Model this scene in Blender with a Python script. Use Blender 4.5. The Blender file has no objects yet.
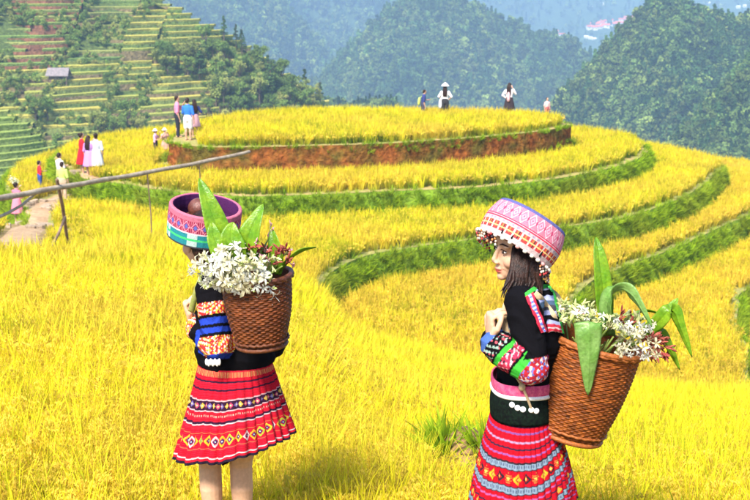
import bpy, bmesh, math, random
import numpy as np
from mathutils import Vector, Matrix, Euler
from mathutils.bvhtree import BVHTree

random.seed(7); rng = np.random.default_rng(7)
SC = bpy.context.scene
COL = SC.collection

# ------------------------------------------------------------------ camera
F = 1250.0                                    # focal length in photo pixels (750 x 500)
PITCH = math.atan(260 / F)
cam_d = bpy.data.cameras.new('camera'); cam = bpy.data.objects.new('camera', cam_d); COL.objects.link(cam)
cam_d.sensor_width = 36; cam_d.lens = F / 750 * 36
cam_d.clip_start = 0.1; cam_d.clip_end = 20000
cam.location = (0, 0, 0); cam.rotation_euler = (math.pi / 2 - PITCH, 0, 0)
cam_d.dof.use_dof = True; cam_d.dof.focus_distance = 4.7; cam_d.dof.aperture_fstop = 11.0
SC.camera = cam
# ------------------------------------------------------------------ sky, sun, exposure
SUN_DIR = Vector((-0.26, -0.60, 0.76)).normalized()          # towards the sun
EL = math.asin(SUN_DIR.z); ROT = math.atan2(SUN_DIR.x, SUN_DIR.y)
W = bpy.data.worlds.new('World'); SC.world = W; W.use_nodes = True
wn = W.node_tree.nodes; wl = W.node_tree.links; wn.clear()
sky = wn.new('ShaderNodeTexSky'); sky.sky_type = 'NISHITA'; sky.sun_disc = False
sky.sun_elevation = EL; sky.sun_rotation = ROT; sky.dust_density = 2.5; sky.altitude = 1200
wbg = wn.new('ShaderNodeBackground'); wbg.inputs[1].default_value = 0.12
wo = wn.new('ShaderNodeOutputWorld'); wl.new(sky.outputs[0], wbg.inputs[0]); wl.new(wbg.outputs[0], wo.inputs[0])
sd = bpy.data.lights.new('sun', 'SUN'); sd.energy = 4.4; sd.angle = math.radians(14.0); sd.color = (1, 0.95, 0.86)
so = bpy.data.objects.new('sun', sd); COL.objects.link(so)
so.rotation_euler = SUN_DIR.to_track_quat('Z', 'Y').to_euler()
so.location = SUN_DIR * 50
SC.view_settings.view_transform = 'Standard'; SC.view_settings.look = 'None'
SC.view_settings.exposure = 1.46; SC.view_settings.gamma = 1.0; SC.view_settings.use_curve_mapping = False
SC.render.engine = 'CYCLES'; SC.cycles.max_bounces = 6; SC.cycles.volume_bounces = 1
SC.cycles.transparent_max_bounces = 4

# ------------------------------------------------------------------ pixel -> place
CP, SP = math.cos(PITCH), math.sin(PITCH)
def ray(px, py):
    a = (px - 375) / F; b = (250 - py) / F
    return Vector((a, CP + b * SP, -SP + b * CP))
def at(px, py, Y):
    d = ray(px, py); return d * (Y / d.y)
def on_z(px, py, z):
    d = ray(px, py); return d * (z / d.z)

# ------------------------------------------------------------------ noise
_perm = np.random.default_rng(3).random((256, 256))
def vnoise(x, y):
    x = np.asarray(x, float); y = np.asarray(y, float)
    xi = np.floor(x).astype(int); yi = np.floor(y).astype(int)
    fx = x - xi; fy = y - yi
    fx = fx * fx * (3 - 2 * fx); fy = fy * fy * (3 - 2 * fy)
    g = lambda i, j: _perm[(i) % 256, (j) % 256]
    return (g(xi, yi) * (1 - fx) + g(xi + 1, yi) * fx) * (1 - fy) + (g(xi, yi + 1) * (1 - fx) + g(xi + 1, yi + 1) * fx) * fy
def fbm(x, y, o=4):
    s = 0; a = 0.5; x = np.asarray(x, float); y = np.asarray(y, float)
    for i in range(o):
        s = s + a * (vnoise(x, y) - 0.5) * 2; x = x * 2.03 + 17.3; y = y * 2.03 + 5.1; a *= 0.5
    return s

# ------------------------------------------------------------------ materials
_mats = {}
def mat(name, col, rough=0.8, var=0.25, scale=6.0, bump=0.0, bscale=60.0, attr=False, spec=0.3, transl=0.0, rnd=0.0, col2=None, tex='Generated'):
    if name in _mats: return _mats[name]
    m = bpy.data.materials.new(name); m.use_nodes = True; _mats[name] = m
    n = m.node_tree.nodes; l = m.node_tree.links
    p = n['Principled BSDF']; p.inputs['Roughness'].default_value = rough; p.inputs['Specular IOR Level'].default_value = spec
    tc = n.new('ShaderNodeNewGeometry')
    ns = n.new('ShaderNodeTexNoise'); ns.inputs['Scale'].default_value = scale; ns.inputs['Detail'].default_value = 4
    l.new(tc.outputs['Position'], ns.inputs['Vector'])
    if attr:
        a = n.new('ShaderNodeAttribute'); a.attribute_name = 'Col'; base = a.outputs['Color']
    else:
        r = n.new('ShaderNodeMix'); r.data_type = 'RGBA'
        r.inputs[6].default_value = (*col, 1); r.inputs[7].default_value = (*(col2 or col), 1)
        mr0 = n.new('ShaderNodeMapRange'); mr0.inputs[1].default_value = 0.38; mr0.inputs[2].default_value = 0.62
        l.new(ns.outputs['Fac'], mr0.inputs[0]); l.new(mr0.outputs[0], r.inputs[0]); base = r.outputs[2]
    mr = n.new('ShaderNodeMapRange'); mr.inputs[1].default_value = 0.3; mr.inputs[2].default_value = 0.7
    mr.inputs[3].default_value = 1 - var; mr.inputs[4].default_value = 1 + var
    ns2 = n.new('ShaderNodeTexNoise'); ns2.inputs['Scale'].default_value = scale * 3.7; ns2.inputs['Detail'].default_value = 5
    l.new(tc.outputs['Position'], ns2.inputs['Vector']); l.new(ns2.outputs['Fac'], mr.inputs[0])
    fac = mr.outputs[0]
    if rnd:
        oi = n.new('ShaderNodeObjectInfo'); m2 = n.new('ShaderNodeMapRange'); m2.inputs[3].default_value = 1 - rnd; m2.inputs[4].default_value = 1 + rnd
        l.new(oi.outputs['Random'], m2.inputs[0]); mm = n.new('ShaderNodeMath'); mm.operation = 'MULTIPLY'
        l.new(fac, mm.inputs[0]); l.new(m2.outputs[0], mm.inputs[1]); fac = mm.outputs[0]
    sc = n.new('ShaderNodeVectorMath'); sc.operation = 'SCALE'; l.new(base, sc.inputs[0]); l.new(fac, sc.inputs['Scale'])
    l.new(sc.outputs[0], p.inputs['Base Color'])
    if bump:
        nb = n.new('ShaderNodeTexNoise'); nb.inputs['Scale'].default_value = bscale; nb.inputs['Detail'].default_value = 6
        l.new(tc.outputs['Position'], nb.inputs['Vector'])
        bp = n.new('ShaderNodeBump'); bp.inputs['Strength'].default_value = bump; bp.inputs['Distance'].default_value = 1.0 / bscale
        l.new(nb.outputs['Fac'], bp.inputs['Height']); l.new(bp.outputs[0], p.inputs['Normal'])
    if transl:
        tr = n.new('ShaderNodeBsdfTranslucent'); l.new(sc.outputs[0], tr.inputs['Color'])
        mx = n.new('ShaderNodeMixShader'); mx.inputs[0].default_value = transl
        l.new(p.outputs[0], mx.inputs[1]); l.new(tr.outputs[0], mx.inputs[2]); l.new(mx.outputs[0], n['Material Output'].inputs[0])
    return m

def rice_material(name, low, mid, high, grain, dry):
    """stalk colour runs from green at the foot to ripe gold at the tip; patches of the field are drier or greener"""
    m = bpy.data.materials.new(name); m.use_nodes = True
    n = m.node_tree.nodes; l = m.node_tree.links; p = n['Principled BSDF']
    p.inputs['Roughness'].default_value = 0.8; p.inputs['Specular IOR Level'].default_value = 0.04
    a = n.new('ShaderNodeAttribute'); a.attribute_name = 'hf'
    g = n.new('ShaderNodeAttribute'); g.attribute_name = 'grain'
    cr = n.new('ShaderNodeValToRGB'); e = cr.color_ramp.elements
    e[0].position = 0.0; e[0].color = (*low, 1); e[1].position = 0.85; e[1].color = (*high, 1)
    x = e.new(0.40); x.color = (*mid, 1)
    geo = n.new('ShaderNodeNewGeometry'); oi = n.new('ShaderNodeObjectInfo')
    ns = n.new('ShaderNodeTexNoise'); ns.inputs['Scale'].default_value = 0.42; ns.inputs['Detail'].default_value = 4
    l.new(geo.outputs['Position'], ns.inputs['Vector'])
    # per-tuft ripeness + patch ripeness shift the ramp
    ad = n.new('ShaderNodeMath'); ad.operation = 'MULTIPLY_ADD'; ad.inputs[1].default_value = 0.60; l.new(oi.outputs['Random'], ad.inputs[0])
    l.new(a.outputs['Fac'], ad.inputs[2])
    s2 = n.new('ShaderNodeMath'); s2.operation = 'MULTIPLY_ADD'; s2.inputs[1].default_value = 1.3; l.new(ns.outputs['Fac'], s2.inputs[0]); l.new(ad.outputs[0], s2.inputs[2])
    sb = n.new('ShaderNodeMath'); sb.operation = 'SUBTRACT'; sb.inputs[1].default_value = 0.88; l.new(s2.outputs[0], sb.inputs[0])
    l.new(sb.outputs[0], cr.inputs[0])
    mx = n.new('ShaderNodeMix'); mx.data_type = 'RGBA'; l.new(g.outputs['Fac'], mx.inputs[0]); l.new(cr.outputs[0], mx.inputs[6]); mx.inputs[7].default_value = (*grain, 1)
    nd = n.new('ShaderNodeTexNoise'); nd.inputs['Scale'].default_value = 0.30; nd.inputs['Detail'].default_value = 5; l.new(geo.outputs['Position'], nd.inputs['Vector'])
    mr = n.new('ShaderNodeMapRange'); mr.inputs[1].default_value = 0.45; mr.inputs[2].default_value = 0.68; mr.inputs[4].default_value = 0.62; l.new(nd.outputs['Fac'], mr.inputs[0])
    m3 = n.new('ShaderNodeMix'); m3.data_type = 'RGBA'; l.new(mr.outputs[0], m3.inputs[0]); l.new(mx.outputs[2], m3.inputs[6]); m3.inputs[7].default_value = (*dry, 1)
    ob = n.new('ShaderNodeMapRange'); ob.inputs[3].default_value = 0.72; ob.inputs[4].default_value = 1.22
    wn_ = n.new('ShaderNodeTexWhiteNoise'); wn_.noise_dimensions = '1D'; l.new(oi.outputs['Random'], wn_.inputs['W']); l.new(wn_.outputs['Value'], ob.inputs[0])
    sc = n.new('ShaderNodeVectorMath'); sc.operation = 'SCALE'; l.new(m3.outputs[2], sc.inputs[0]); l.new(ob.outputs[0], sc.inputs['Scale'])
    l.new(sc.outputs[0], p.inputs['Base Color'])
    tr = n.new('ShaderNodeBsdfTranslucent'); l.new(sc.outputs[0], tr.inputs['Color'])
    ms = n.new('ShaderNodeMixShader'); ms.inputs[0].default_value = 0.38
    l.new(p.outputs[0], ms.inputs[1]); l.new(tr.outputs[0], ms.inputs[2]); l.new(ms.outputs[0], n['Material Output'].inputs[0])
    return m

# ------------------------------------------------------------------ mesh helpers
ORG = {}
def tag(o, label=None, cat=None, group=None, kind=None):
    if label: o['label'] = label
    if cat: o['category'] = cat
    if group: o['group'] = group
    if kind: o['kind'] = kind
    return o
def empty(name, loc):
    o = bpy.data.objects.new(name, None); COL.objects.link(o); o.location = loc; o.empty_display_size = 0.1
    ORG[o.name] = Vector(loc); return o
def link_mesh(name, me, parent=None, org=None):
    o = bpy.data.objects.new(name, me); COL.objects.link(o)
    if parent is not None:
        o.parent = parent; ORG[o.name] = ORG.get(parent.name, Vector((0, 0, 0)))
    elif org is not None:
        o.location = org; ORG[o.name] = Vector(org)
    else: ORG[o.name] = Vector((0, 0, 0))
    return o

class MB:
    def __init__(s): s.v = []; s.f = []; s.c = []; s.col = None
    def add(s, vs, fs, col=None):
        k = len(s.v); s.v += [tuple(p) for p in vs]; s.f += [tuple(i + k for i in f) for f in fs]
        s.c += [col or s.col or (1, 1, 1)] * len(vs)
    def tube(s, pts, rad, seg=10, col=None, flat=None, hint=None, cap=True):
        """tube through pts; rad = list of r or (ra, rb); rb lies along hint"""
        pts = [Vector(p) for p in pts]; n = len(pts); vs = []; fs = []
        rad = [(r, r) if not isinstance(r, (tuple, list)) else r for r in (rad if isinstance(rad, (list, tuple)) else [rad] * n)]
        if cap:                                              # rounded ends
            d0 = (pts[0] - pts[1]).normalized(); d1 = (pts[-1] - pts[-2]).normalized()
            m0 = min(rad[0]); m1 = min(rad[-1])
            pts = [pts[0] + d0 * m0 * 0.85, pts[0] + d0 * m0 * 0.5] + pts + [pts[-1] + d1 * m1 * 0.5, pts[-1] + d1 * m1 * 0.85]
            sc = lambda r, k: (r[0] * k, r[1] * k)
            rad = [sc(rad[0], 0.45), sc(rad[0], 0.85)] + rad + [sc(rad[-1], 0.85), sc(rad[-1], 0.45)]; n += 4
        h = Vector(hint) if hint is not None else None; prev = None
        for i in range(n):
            t = (pts[min(i + 1, n - 1)] - pts[max(i - 1, 0)]).normalized()
            if h is not None: b = h - t * h.dot(t)
            elif prev is not None: b = prev - t * prev.dot(t)
            else:
                b = Vector((0, 0, 1)) if abs(t.z) < 0.9 else Vector((1, 0, 0)); b = b - t * b.dot(t)
            b.normalize(); prev = b; a = t.cross(b)
            for j in range(seg):
                w = 2 * math.pi * j / seg
                vs.append(pts[i] + a * (math.cos(w) * rad[i][0]) + b * (math.sin(w) * rad[i][1]))
        for i in range(n - 1):
            for j in range(seg):
                j2 = (j + 1) % seg
                fs.append((i * seg + j, i * seg + j2, (i + 1) * seg + j2, (i + 1) * seg + j))
        fs.append(tuple(range(seg))[::-1]); fs.append(tuple((n - 1) * seg + j for j in range(seg)))
        s.add(vs, fs, col)
    def ell(s, c, r, R=None, seg=14, rings=9, col=None):
        c = Vector(c); r = r if isinstance(r, (tuple, list)) else (r, r, r); vs = []; fs = []
        for i in range(1, rings):
            th = math.pi * i / rings
            for j in range(seg):
                ph = 2 * math.pi * j / seg
                p = Vector((r[0] * math.sin(th) * math.cos(ph), r[1] * math.sin(th) * math.sin(ph), r[2] * math.cos(th)))
                vs.append(c + (R @ p if R else p))
        tp = Vector((0, 0, r[2])); k = len(vs); vs += [c + (R @ tp if R else tp), c - (R @ tp if R else tp)]
        for i in range(rings - 2):
            for j in range(seg):
                j2 = (j + 1) % seg
                fs.append((i * seg + j, (i + 1) * seg + j, (i + 1) * seg + j2, i * seg + j2))
        for j in range(seg):
            j2 = (j + 1) % seg
            fs.append((k, j, j2)); fs.append((k + 1, (rings - 2) * seg + j2, (rings - 2) * seg + j))
        s.add(vs, fs, col)
    def box(s, c, r, R=None, col=None):
        c = Vector(c); vs = []
        for x in (-1, 1):
            for y in (-1, 1):
                for z in (-1, 1):
                    p = Vector((x * r[0], y * r[1], z * r[2])); vs.append(c + (R @ p if R else p))
        s.add(vs, [(0, 1, 3, 2), (4, 6, 7, 5), (0, 4, 5, 1), (2, 3, 7, 6), (0, 2, 6, 4), (1, 5, 7, 3)], col)
    def ribbon(s, pts, wid, side, thick=0.0, col=None, fold=0.0):
        """leaf or strap: strip through pts with widths, side vector; fold lowers the midrib"""
        pts = [Vector(p) for p in pts]; n = len(pts); vs = []; fs = []
        for i in range(n):
            t = (pts[min(i + 1, n - 1)] - pts[max(i - 1, 0)]).normalized()
            sd_ = Vector(side[i]) if isinstance(side, list) else Vector(side)
            a = (sd_ - t * sd_.dot(t)).normalized(); nn = a.cross(t)
            w = wid[i] if isinstance(wid, (list, tuple)) else wid
            vs += [pts[i] - a * w, pts[i] + nn * (fold * w), pts[i] + a * w]
        for i in range(n - 1):
            k = 3 * i
            fs += [(k, k + 1, k + 4, k + 3), (k + 1, k + 2, k + 5, k + 4)]
        s.add(vs, fs, col)
        if thick:
            vs2 = []
            for i in range(n):
                t = (pts[min(i + 1, n - 1)] - pts[max(i - 1, 0)]).normalized()
                sd_ = Vector(side[i]) if isinstance(side, list) else Vector(side)
                a = (sd_ - t * sd_.dot(t)).normalized(); nn = a.cross(t)
                for q in range(3): vs2.append(Vector(vs[3 * i + q]) - nn * thick)
            fs2 = [f[::-1] for f in fs]; o = len(vs)
            allf = []
            for i in range(n - 1):
                k = 3 * i
                allf += [(k, k + 3, o + k + 3, o + k), (k + 2, o + k + 2, o + k + 5, k + 5)]
            k0 = len(s.v) - len(vs)
            s.v += [tuple(p) for p in vs2]; s.c += [col or s.col or (1, 1, 1)] * len(vs2)
            s.f += [tuple(i + k0 + o for i in f) for f in fs2] + [tuple(i + k0 for i in f) for f in allf]
            s.f += [(k0, k0 + o, k0 + o + 1, k0 + 1), (k0 + 1, k0 + o + 1, k0 + o + 2, k0 + 2)]
            e = k0 + 3 * (n - 1)
            s.f += [(e, e + 1, e + 1 + o, e + o), (e + 1, e + 2, e + 2 + o, e + 1 + o)]
    def mesh(s, name, material, org=Vector((0, 0, 0)), smooth=True, colors=False):
        me = bpy.data.meshes.new(name)
        o = np.array(org); v = np.array(s.v, float) - o
        me.from_pydata(v.tolist(), [], s.f); me.materials.append(material)
        if smooth: me.polygons.foreach_set('use_smooth', [True] * len(me.polygons))
        if colors:
            ca = me.color_attributes.new('Col', 'FLOAT_COLOR', 'POINT')
            c = np.ones((len(s.v), 4), np.float32); c[:, :3] = np.array(s.c); ca.data.foreach_set('color', c.ravel())
        me.update(); return me
    def build(s, name, material, parent=None, smooth=True, colors=False, org=None):
        og = ORG[parent.name] if parent is not None else (Vector(org) if org is not None else Vector((0, 0, 0)))
        return link_mesh(name, s.mesh(name, material, og, smooth, colors), parent, org)

def unify(mb, voxel, smooth=4, fac=0.5):
    """one continuous surface from overlapping lofts"""
    me = bpy.data.meshes.new('tmp'); me.from_pydata(mb.v, [], mb.f)
    o = bpy.data.objects.new('tmp', me); COL.objects.link(o)
    m = o.modifiers.new('r', 'REMESH'); m.mode = 'VOXEL'; m.voxel_size = voxel
    if smooth:
        q = o.modifiers.new('s', 'SMOOTH'); q.iterations = smooth; q.factor = fac
    dg = bpy.context.evaluated_depsgraph_get(); dg.update()
    r = bpy.data.meshes.new_from_object(o.evaluated_get(dg))
    bpy.data.objects.remove(o); bpy.data.meshes.remove(me)
    return r
def place(me, name, material, parent, colfn=None):
    """link a finished mesh given in world coordinates under parent; colfn(Nx3) -> Nx3 colours"""
    n = len(me.vertices); v = np.empty(n * 3, np.float32); me.vertices.foreach_get('co', v); v = v.reshape(-1, 3)
    if colfn is not None:
        ca = me.color_attributes.new('Col', 'FLOAT_COLOR', 'POINT')
        c = np.ones((n, 4), np.float32); c[:, :3] = colfn(v); ca.data.foreach_set('color', c.ravel())
    og = np.array(ORG[parent.name], np.float32)
    me.vertices.foreach_set('co', (v - og).ravel())
    me.materials.clear(); me.materials.append(material); me.polygons.foreach_set('use_smooth', [True] * len(me.polygons))
    me.name = name; me.update()
    return link_mesh(name, me, parent)
def grid_mesh(name, P, material, parent=None, wrap=False, col=None, smooth=True, org=None):
    """P (rows, cols, 3)"""
    P = np.asarray(P, float); r, c = P.shape[:2]
    og = ORG[parent.name] if parent is not None else (Vector(org) if org is not None else Vector((0, 0, 0)))
    I = np.arange(r * c).reshape(r, c)
    if wrap: J = np.concatenate([I, I[:, :1]], 1)
    else: J = I
    fs = np.stack([J[:-1, :-1], J[:-1, 1:], J[1:, 1:], J[1:, :-1]], -1).reshape(-1, 4)
    me = bpy.data.meshes.new(name); me.from_pydata((P.reshape(-1, 3) - np.array(og)).tolist(), [], fs.tolist()); me.materials.append(material)
    if smooth: me.polygons.foreach_set('use_smooth', [True] * len(me.polygons))
    if col is not None:
        ca = me.color_attributes.new('Col', 'FLOAT_COLOR', 'POINT')
        cc = np.ones((r * c, 4), np.float32); cc[:, :3] = np.asarray(col).reshape(-1, 3); ca.data.foreach_set('color', cc.ravel())
    me.update(); return link_mesh(name, me, parent, org)

def scatter(name, pts, rot, scl, idx, protos, label, cat, group=None, parent=None):
    """stuff nobody could count: one object whose points carry tufts"""
    pts = np.asarray(pts, np.float32)
    me = bpy.data.meshes.new(name); me.from_pydata(pts.tolist(), [], [])
    a = me.attributes.new('rot', 'FLOAT_VECTOR', 'POINT'); a.data.foreach_set('vector', np.asarray(rot, np.float32).ravel())
    a = me.attributes.new('scl', 'FLOAT', 'POINT'); a.data.foreach_set('value', np.asarray(scl, np.float32))
    a = me.attributes.new('idx', 'INT', 'POINT'); a.data.foreach_set('value', np.asarray(idx, np.int32))
    o = link_mesh(name, me, parent); tag(o, label, None if parent else cat, group, 'stuff')
    c = bpy.data.collections.new(name + '_tufts')
    for p in protos: c.objects.link(p)
    ng = bpy.data.node_groups.new(name + '_scatter', 'GeometryNodeTree')
    ng.interface.new_socket('Geometry', in_out='INPUT', socket_type='NodeSocketGeometry'); ng.interface.new_socket('Geometry', in_out='OUTPUT', socket_type='NodeSocketGeometry')
    N = ng.nodes; L = ng.links
    gi = N.new('NodeGroupInput'); go = N.new('NodeGroupOutput'); ip = N.new('GeometryNodeInstanceOnPoints')
    ci = N.new('GeometryNodeCollectionInfo'); ci.inputs[0].default_value = c; ci.inputs[1].default_value = True; ci.inputs[2].default_value = True
    def na(nm, t):
        x = N.new('GeometryNodeInputNamedAttribute'); x.data_type = t; x.inputs[0].default_value = nm; return x.outputs[0]
    L.new(gi.outputs[0], ip.inputs['Points']); L.new(ci.outputs[0], ip.inputs['Instance']); ip.inputs['Pick Instance'].default_value = True
    L.new(na('idx', 'INT'), ip.inputs['Instance Index']); L.new(na('rot', 'FLOAT_VECTOR'), ip.inputs['Rotation']); L.new(na('scl', 'FLOAT'), ip.inputs['Scale'])
    L.new(ip.outputs[0], go.inputs[0])
    md = o.modifiers.new('tufts', 'NODES'); md.node_group = ng
    return o
def proto(name, me):
    return bpy.data.objects.new(name, me)            # lives only in the tuft collection
def random_rots(n, tilt=0.12):
    r = np.zeros((n, 3)); r[:, 0] = rng.normal(0, tilt, n); r[:, 1] = rng.normal(0, tilt, n); r[:, 2] = rng.uniform(0, 6.283, n); return r

# ================================================================== THE GROUND
SX = [-0.50, -0.30, -0.22, -0.18, -0.10, -0.046, -0.028, 0.004, 0.10, 0.26, 0.5]
SS = [0.148, 0.148, 0.150, 0.154, 0.177, 0.209, 0.243, 0.258, 0.287, 0.31, 0.31]
LB_Y = [-10, 8, 18, 26, 34, 44, 50, 60]
LB_X = [-9, -9, -9, -9.3, -11.2, -13.2, -12.5, -11.5]
def slope_z(x, y):
    x = np.asarray(x, float); y = np.asarray(y, float)
    s = np.interp(x / np.maximum(y, 6.0), SX, SS)
    z = -2.40 - s * (y - 4.9) + 0.05 * fbm(x * 0.5, y * 0.5, 3)
    d = np.maximum(0, np.interp(y, LB_Y, LB_X) - x)
    return z - d * 0.9 - np.minimum(d, 1) * 0.2
def catmull(P, n=8, closed=True):
    P = np.asarray(P, float); N = len(P); out = []
    for i in range(N if closed else N - 1):
        g = lambda k: P[k % N] if closed else P[min(max(k, 0), N - 1)]
        p0, p1, p2, p3 = g(i - 1), g(i), g(i + 1), g(i + 2)
        for t in np.arange(n) / n:
            out.append(0.5 * (2 * p1 + (p2 - p0) * t + (2 * p0 - 5 * p1 + 4 * p2 - p3) * t * t + (3 * p1 - p0 - 3 * p2 + p3) * t ** 3))
    if not closed: out.append(P[-1])
    return np.array(out)
def resample(P, step):
    Q = np.vstack([P, P[:1]]); d = np.r_[0, np.cumsum(np.linalg.norm(np.diff(Q, axis=0), axis=1))]
    t = np.arange(0, d[-1], step); return np.stack([np.interp(t, d, Q[:, 0]), np.interp(t, d, Q[:, 1])], 1)
def zx(z, L): return [tuple(on_z(px, py, z)[:2]) for px, py in L]
def inside(P, x, y):
    x = np.asarray(x); y = np.asarray(y); r = np.zeros(x.shape, bool); n = len(P)
    for i in range(n):
        x1, y1 = P[i]; x2, y2 = P[(i + 1) % n]
        if y1 == y2: continue
        c = ((y1 > y) != (y2 > y)) & (x < (x2 - x1) * (y - y1) / (y2 - y1) + x1); r ^= c
    return r
def dist_line(P, x, y, chunk=4000):
    """distance to a closed polyline"""
    A = P; B = np.roll(P, -1, 0); D = B - A; L2 = (D ** 2).sum(1) + 1e-9; out = np.empty(len(x))
    for i in range(0, len(x), chunk):
        q = np.stack([x[i:i + chunk], y[i:i + chunk]], 1)[:, None, :] - A[None]
        t = np.clip((q * D[None]).sum(2) / L2, 0, 1)
        out[i:i + chunk] = np.sqrt(((q - t[..., None] * D[None]) ** 2).sum(2)).min(1)
    return out
Z = [-5.8, -6.95, -7.9, -8.95, -10.0, -11.1]
RAW = [
    zx(Z[0], [(171, 142), (200, 146.5), (250, 147), (300, 146), (390, 143), (480, 137), (540, 131), (567, 125.5)]) +
    [(8.5, 55.6), (6.8, 57.9), (2, 59.2), (-3, 59.2), (-6.3, 57), (-7.8, 53), (-8.1, 49.8)],
    zx(Z[1], [(76, 175), (98, 181), (126, 184), (160, 190), (230, 196), (300, 195), (390, 191), (480, 187), (558, 178), (618, 166), (645, 154)]) +
    [(12.2, 56), (12, 59), (9.5, 63), (4, 67), (-5, 67), (-12.5, 59), (-13.6, 53)],
    zx(Z[2], [(22, 204), (40, 240), (120, 272), (200, 292), (298, 318), (318, 303), (321, 287), (336, 269), (378, 253), (474, 239), (564, 227), (636, 214), (696, 190), (718, 171)]) +
    [(15.9, 56.8), (15.4, 60), (13, 64.5), (6, 71), (-8, 71), (-15.5, 60), (-15.5, 52)],
    [(-5, 34)] + zx(Z[3], [(330, 350), (420, 400), (500, 420), (558, 350), (567, 316), (576, 297), (584, 287), (602, 275), (636, 262), (684, 244), (750, 214)]) +
    [(18, 54.5), (18.6, 58), (17.6, 61.5), (15.5, 66), (8, 73), (0, 74), (-10, 58)],
    [(0, 34)] + zx(Z[4], [(500, 450), (650, 450), (735, 410), (748, 352), (738, 330), (739, 305), (752, 287), (850, 250)]) + [(22, 52), (24, 59), (22, 67), (10, 76), (0, 77), (-8, 54)],
    [(-14, 48), (2, 33), (14, 24), (24, 24), (36, 36), (36, 64), (28, 80), (0, 81), (-17, 64)],
]
RIM = []
for i, r in enumerate(RAW):
    P = resample(catmull(r, 10), 0.3)
    t = np.arange(len(P)) * 0.3
    c = P.mean(0); d = P - c; d /= np.linalg.norm(d, axis=1)[:, None]
    RIM.append(P + d * (0.10 * fbm(t * 0.8, t * 0 + i * 9.3, 3))[:, None])
def terrain_z(x, y):
    x = np.atleast_1d(np.asarray(x, float)); y = np.atleast_1d(np.asarray(y, float)); z = slope_z(x, y)
    for P, zz in zip(RIM, Z): z = np.where(inside(P, x, y) & (z < zz), zz, z)
    return z
def on_ground(px, py, h=0.0):
    d = ray(px, py); t = np.arange(3, 75, 0.05); X = d.x * t; Y = d.y * t; q = terrain_z(X, Y) + h
    k = np.nonzero(d.z * t < q)[0]; k = k[0] if len(k) else -1
    return Vector((X[k], Y[k], float(q[k]) - h))

m_soil = mat('field_soil', (0.20, 0.12, 0.045), 0.95, 0.3, 1.5, 0.4, 14, col2=(0.30, 0.22, 0.07))
m_rim = mat('terrace_rim_soil', (0.40, 0.28, 0.11), 0.95, 0.25, 2.0, 0.4, 12, col2=(0.26, 0.25, 0.06))
m_rim2 = mat('terrace_rim_grass', (0.22, 0.24, 0.05), 0.95, 0.3, 2.0, 0.4, 12, col2=(0.30, 0.26, 0.08))
m_redearth = mat('red_earth_bank', (0.22, 0.068, 0.016), 0.95, 0.5, 1.1, 0.9, 5, spec=.05, col2=(0.10, 0.075, 0.014))
m_bank = mat('grassy_bank', (0.15, 0.26, 0.015), 0.95, 0.35, 2.0, 0.8, 10, col2=(0.20, 0.30, 0.02))
m_path = mat('path_earth', (0.36, 0.22, 0.12), 0.95, 0.25, 2.5, 0.5, 14, col2=(0.44, 0.30, 0.17))
m_stone = mat('path_stone', (0.34, 0.25, 0.17), 0.9, 0.3, 4, 0.6, 20, rnd=0.2)

# far terrain sheet: the hill we stand on falls away into the valley
gx = np.sign(np.linspace(-1, 1, 140)) * np.abs(np.linspace(-1, 1, 140)) ** 2.6 * 9000
gy = np.sign(np.linspace(-1, 1, 140)) * np.abs(np.linspace(-1, 1, 140)) ** 2.6 * 9000 + 30
GX, GY = np.meshgrid(gx, gy)
dx = np.maximum(np.abs(GX - 8) - 24, 0); dy = np.where(GY > 30, np.maximum(GY - 82, 0), 0)
dd = np.hypot(dx, dy)
GZ = -12.5 - np.minimum(dd * 0.55, 145) + fbm(GX / 60, GY / 60) * np.minimum(dd * 0.05, 6)
GZ = np.where(GY < 5, np.maximum(GZ, GZ * 0 - 12.5), GZ)
m_valley = mat('valley_ground', (0.05, 0.09, 0.025), 0.95, 0.3, 0.02, col2=(0.09, 0.12, 0.04))
tag(grid_mesh('terrain', np.stack([GX, GY, GZ], -1), m_valley), 'dark green valley land falling away behind the rice terraces', 'terrain', kind='structure')

# the field sloping down from the photographer
xs = np.concatenate([np.arange(-40, -14, 1.0), np.arange(-14, 20, 0.35), np.arange(20, 50, 1.5)]); ys = np.concatenate([np.arange(-6, 3, 0.8), np.arange(3, 66, 0.4)])
GX, GY = np.meshgrid(xs, ys)
tag(grid_mesh('sloping_field', np.stack([GX, GY, slope_z(GX, GY)], -1), m_soil), 'bare soil under the ripe rice on the slope around the two women', 'field', kind='structure')

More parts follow.
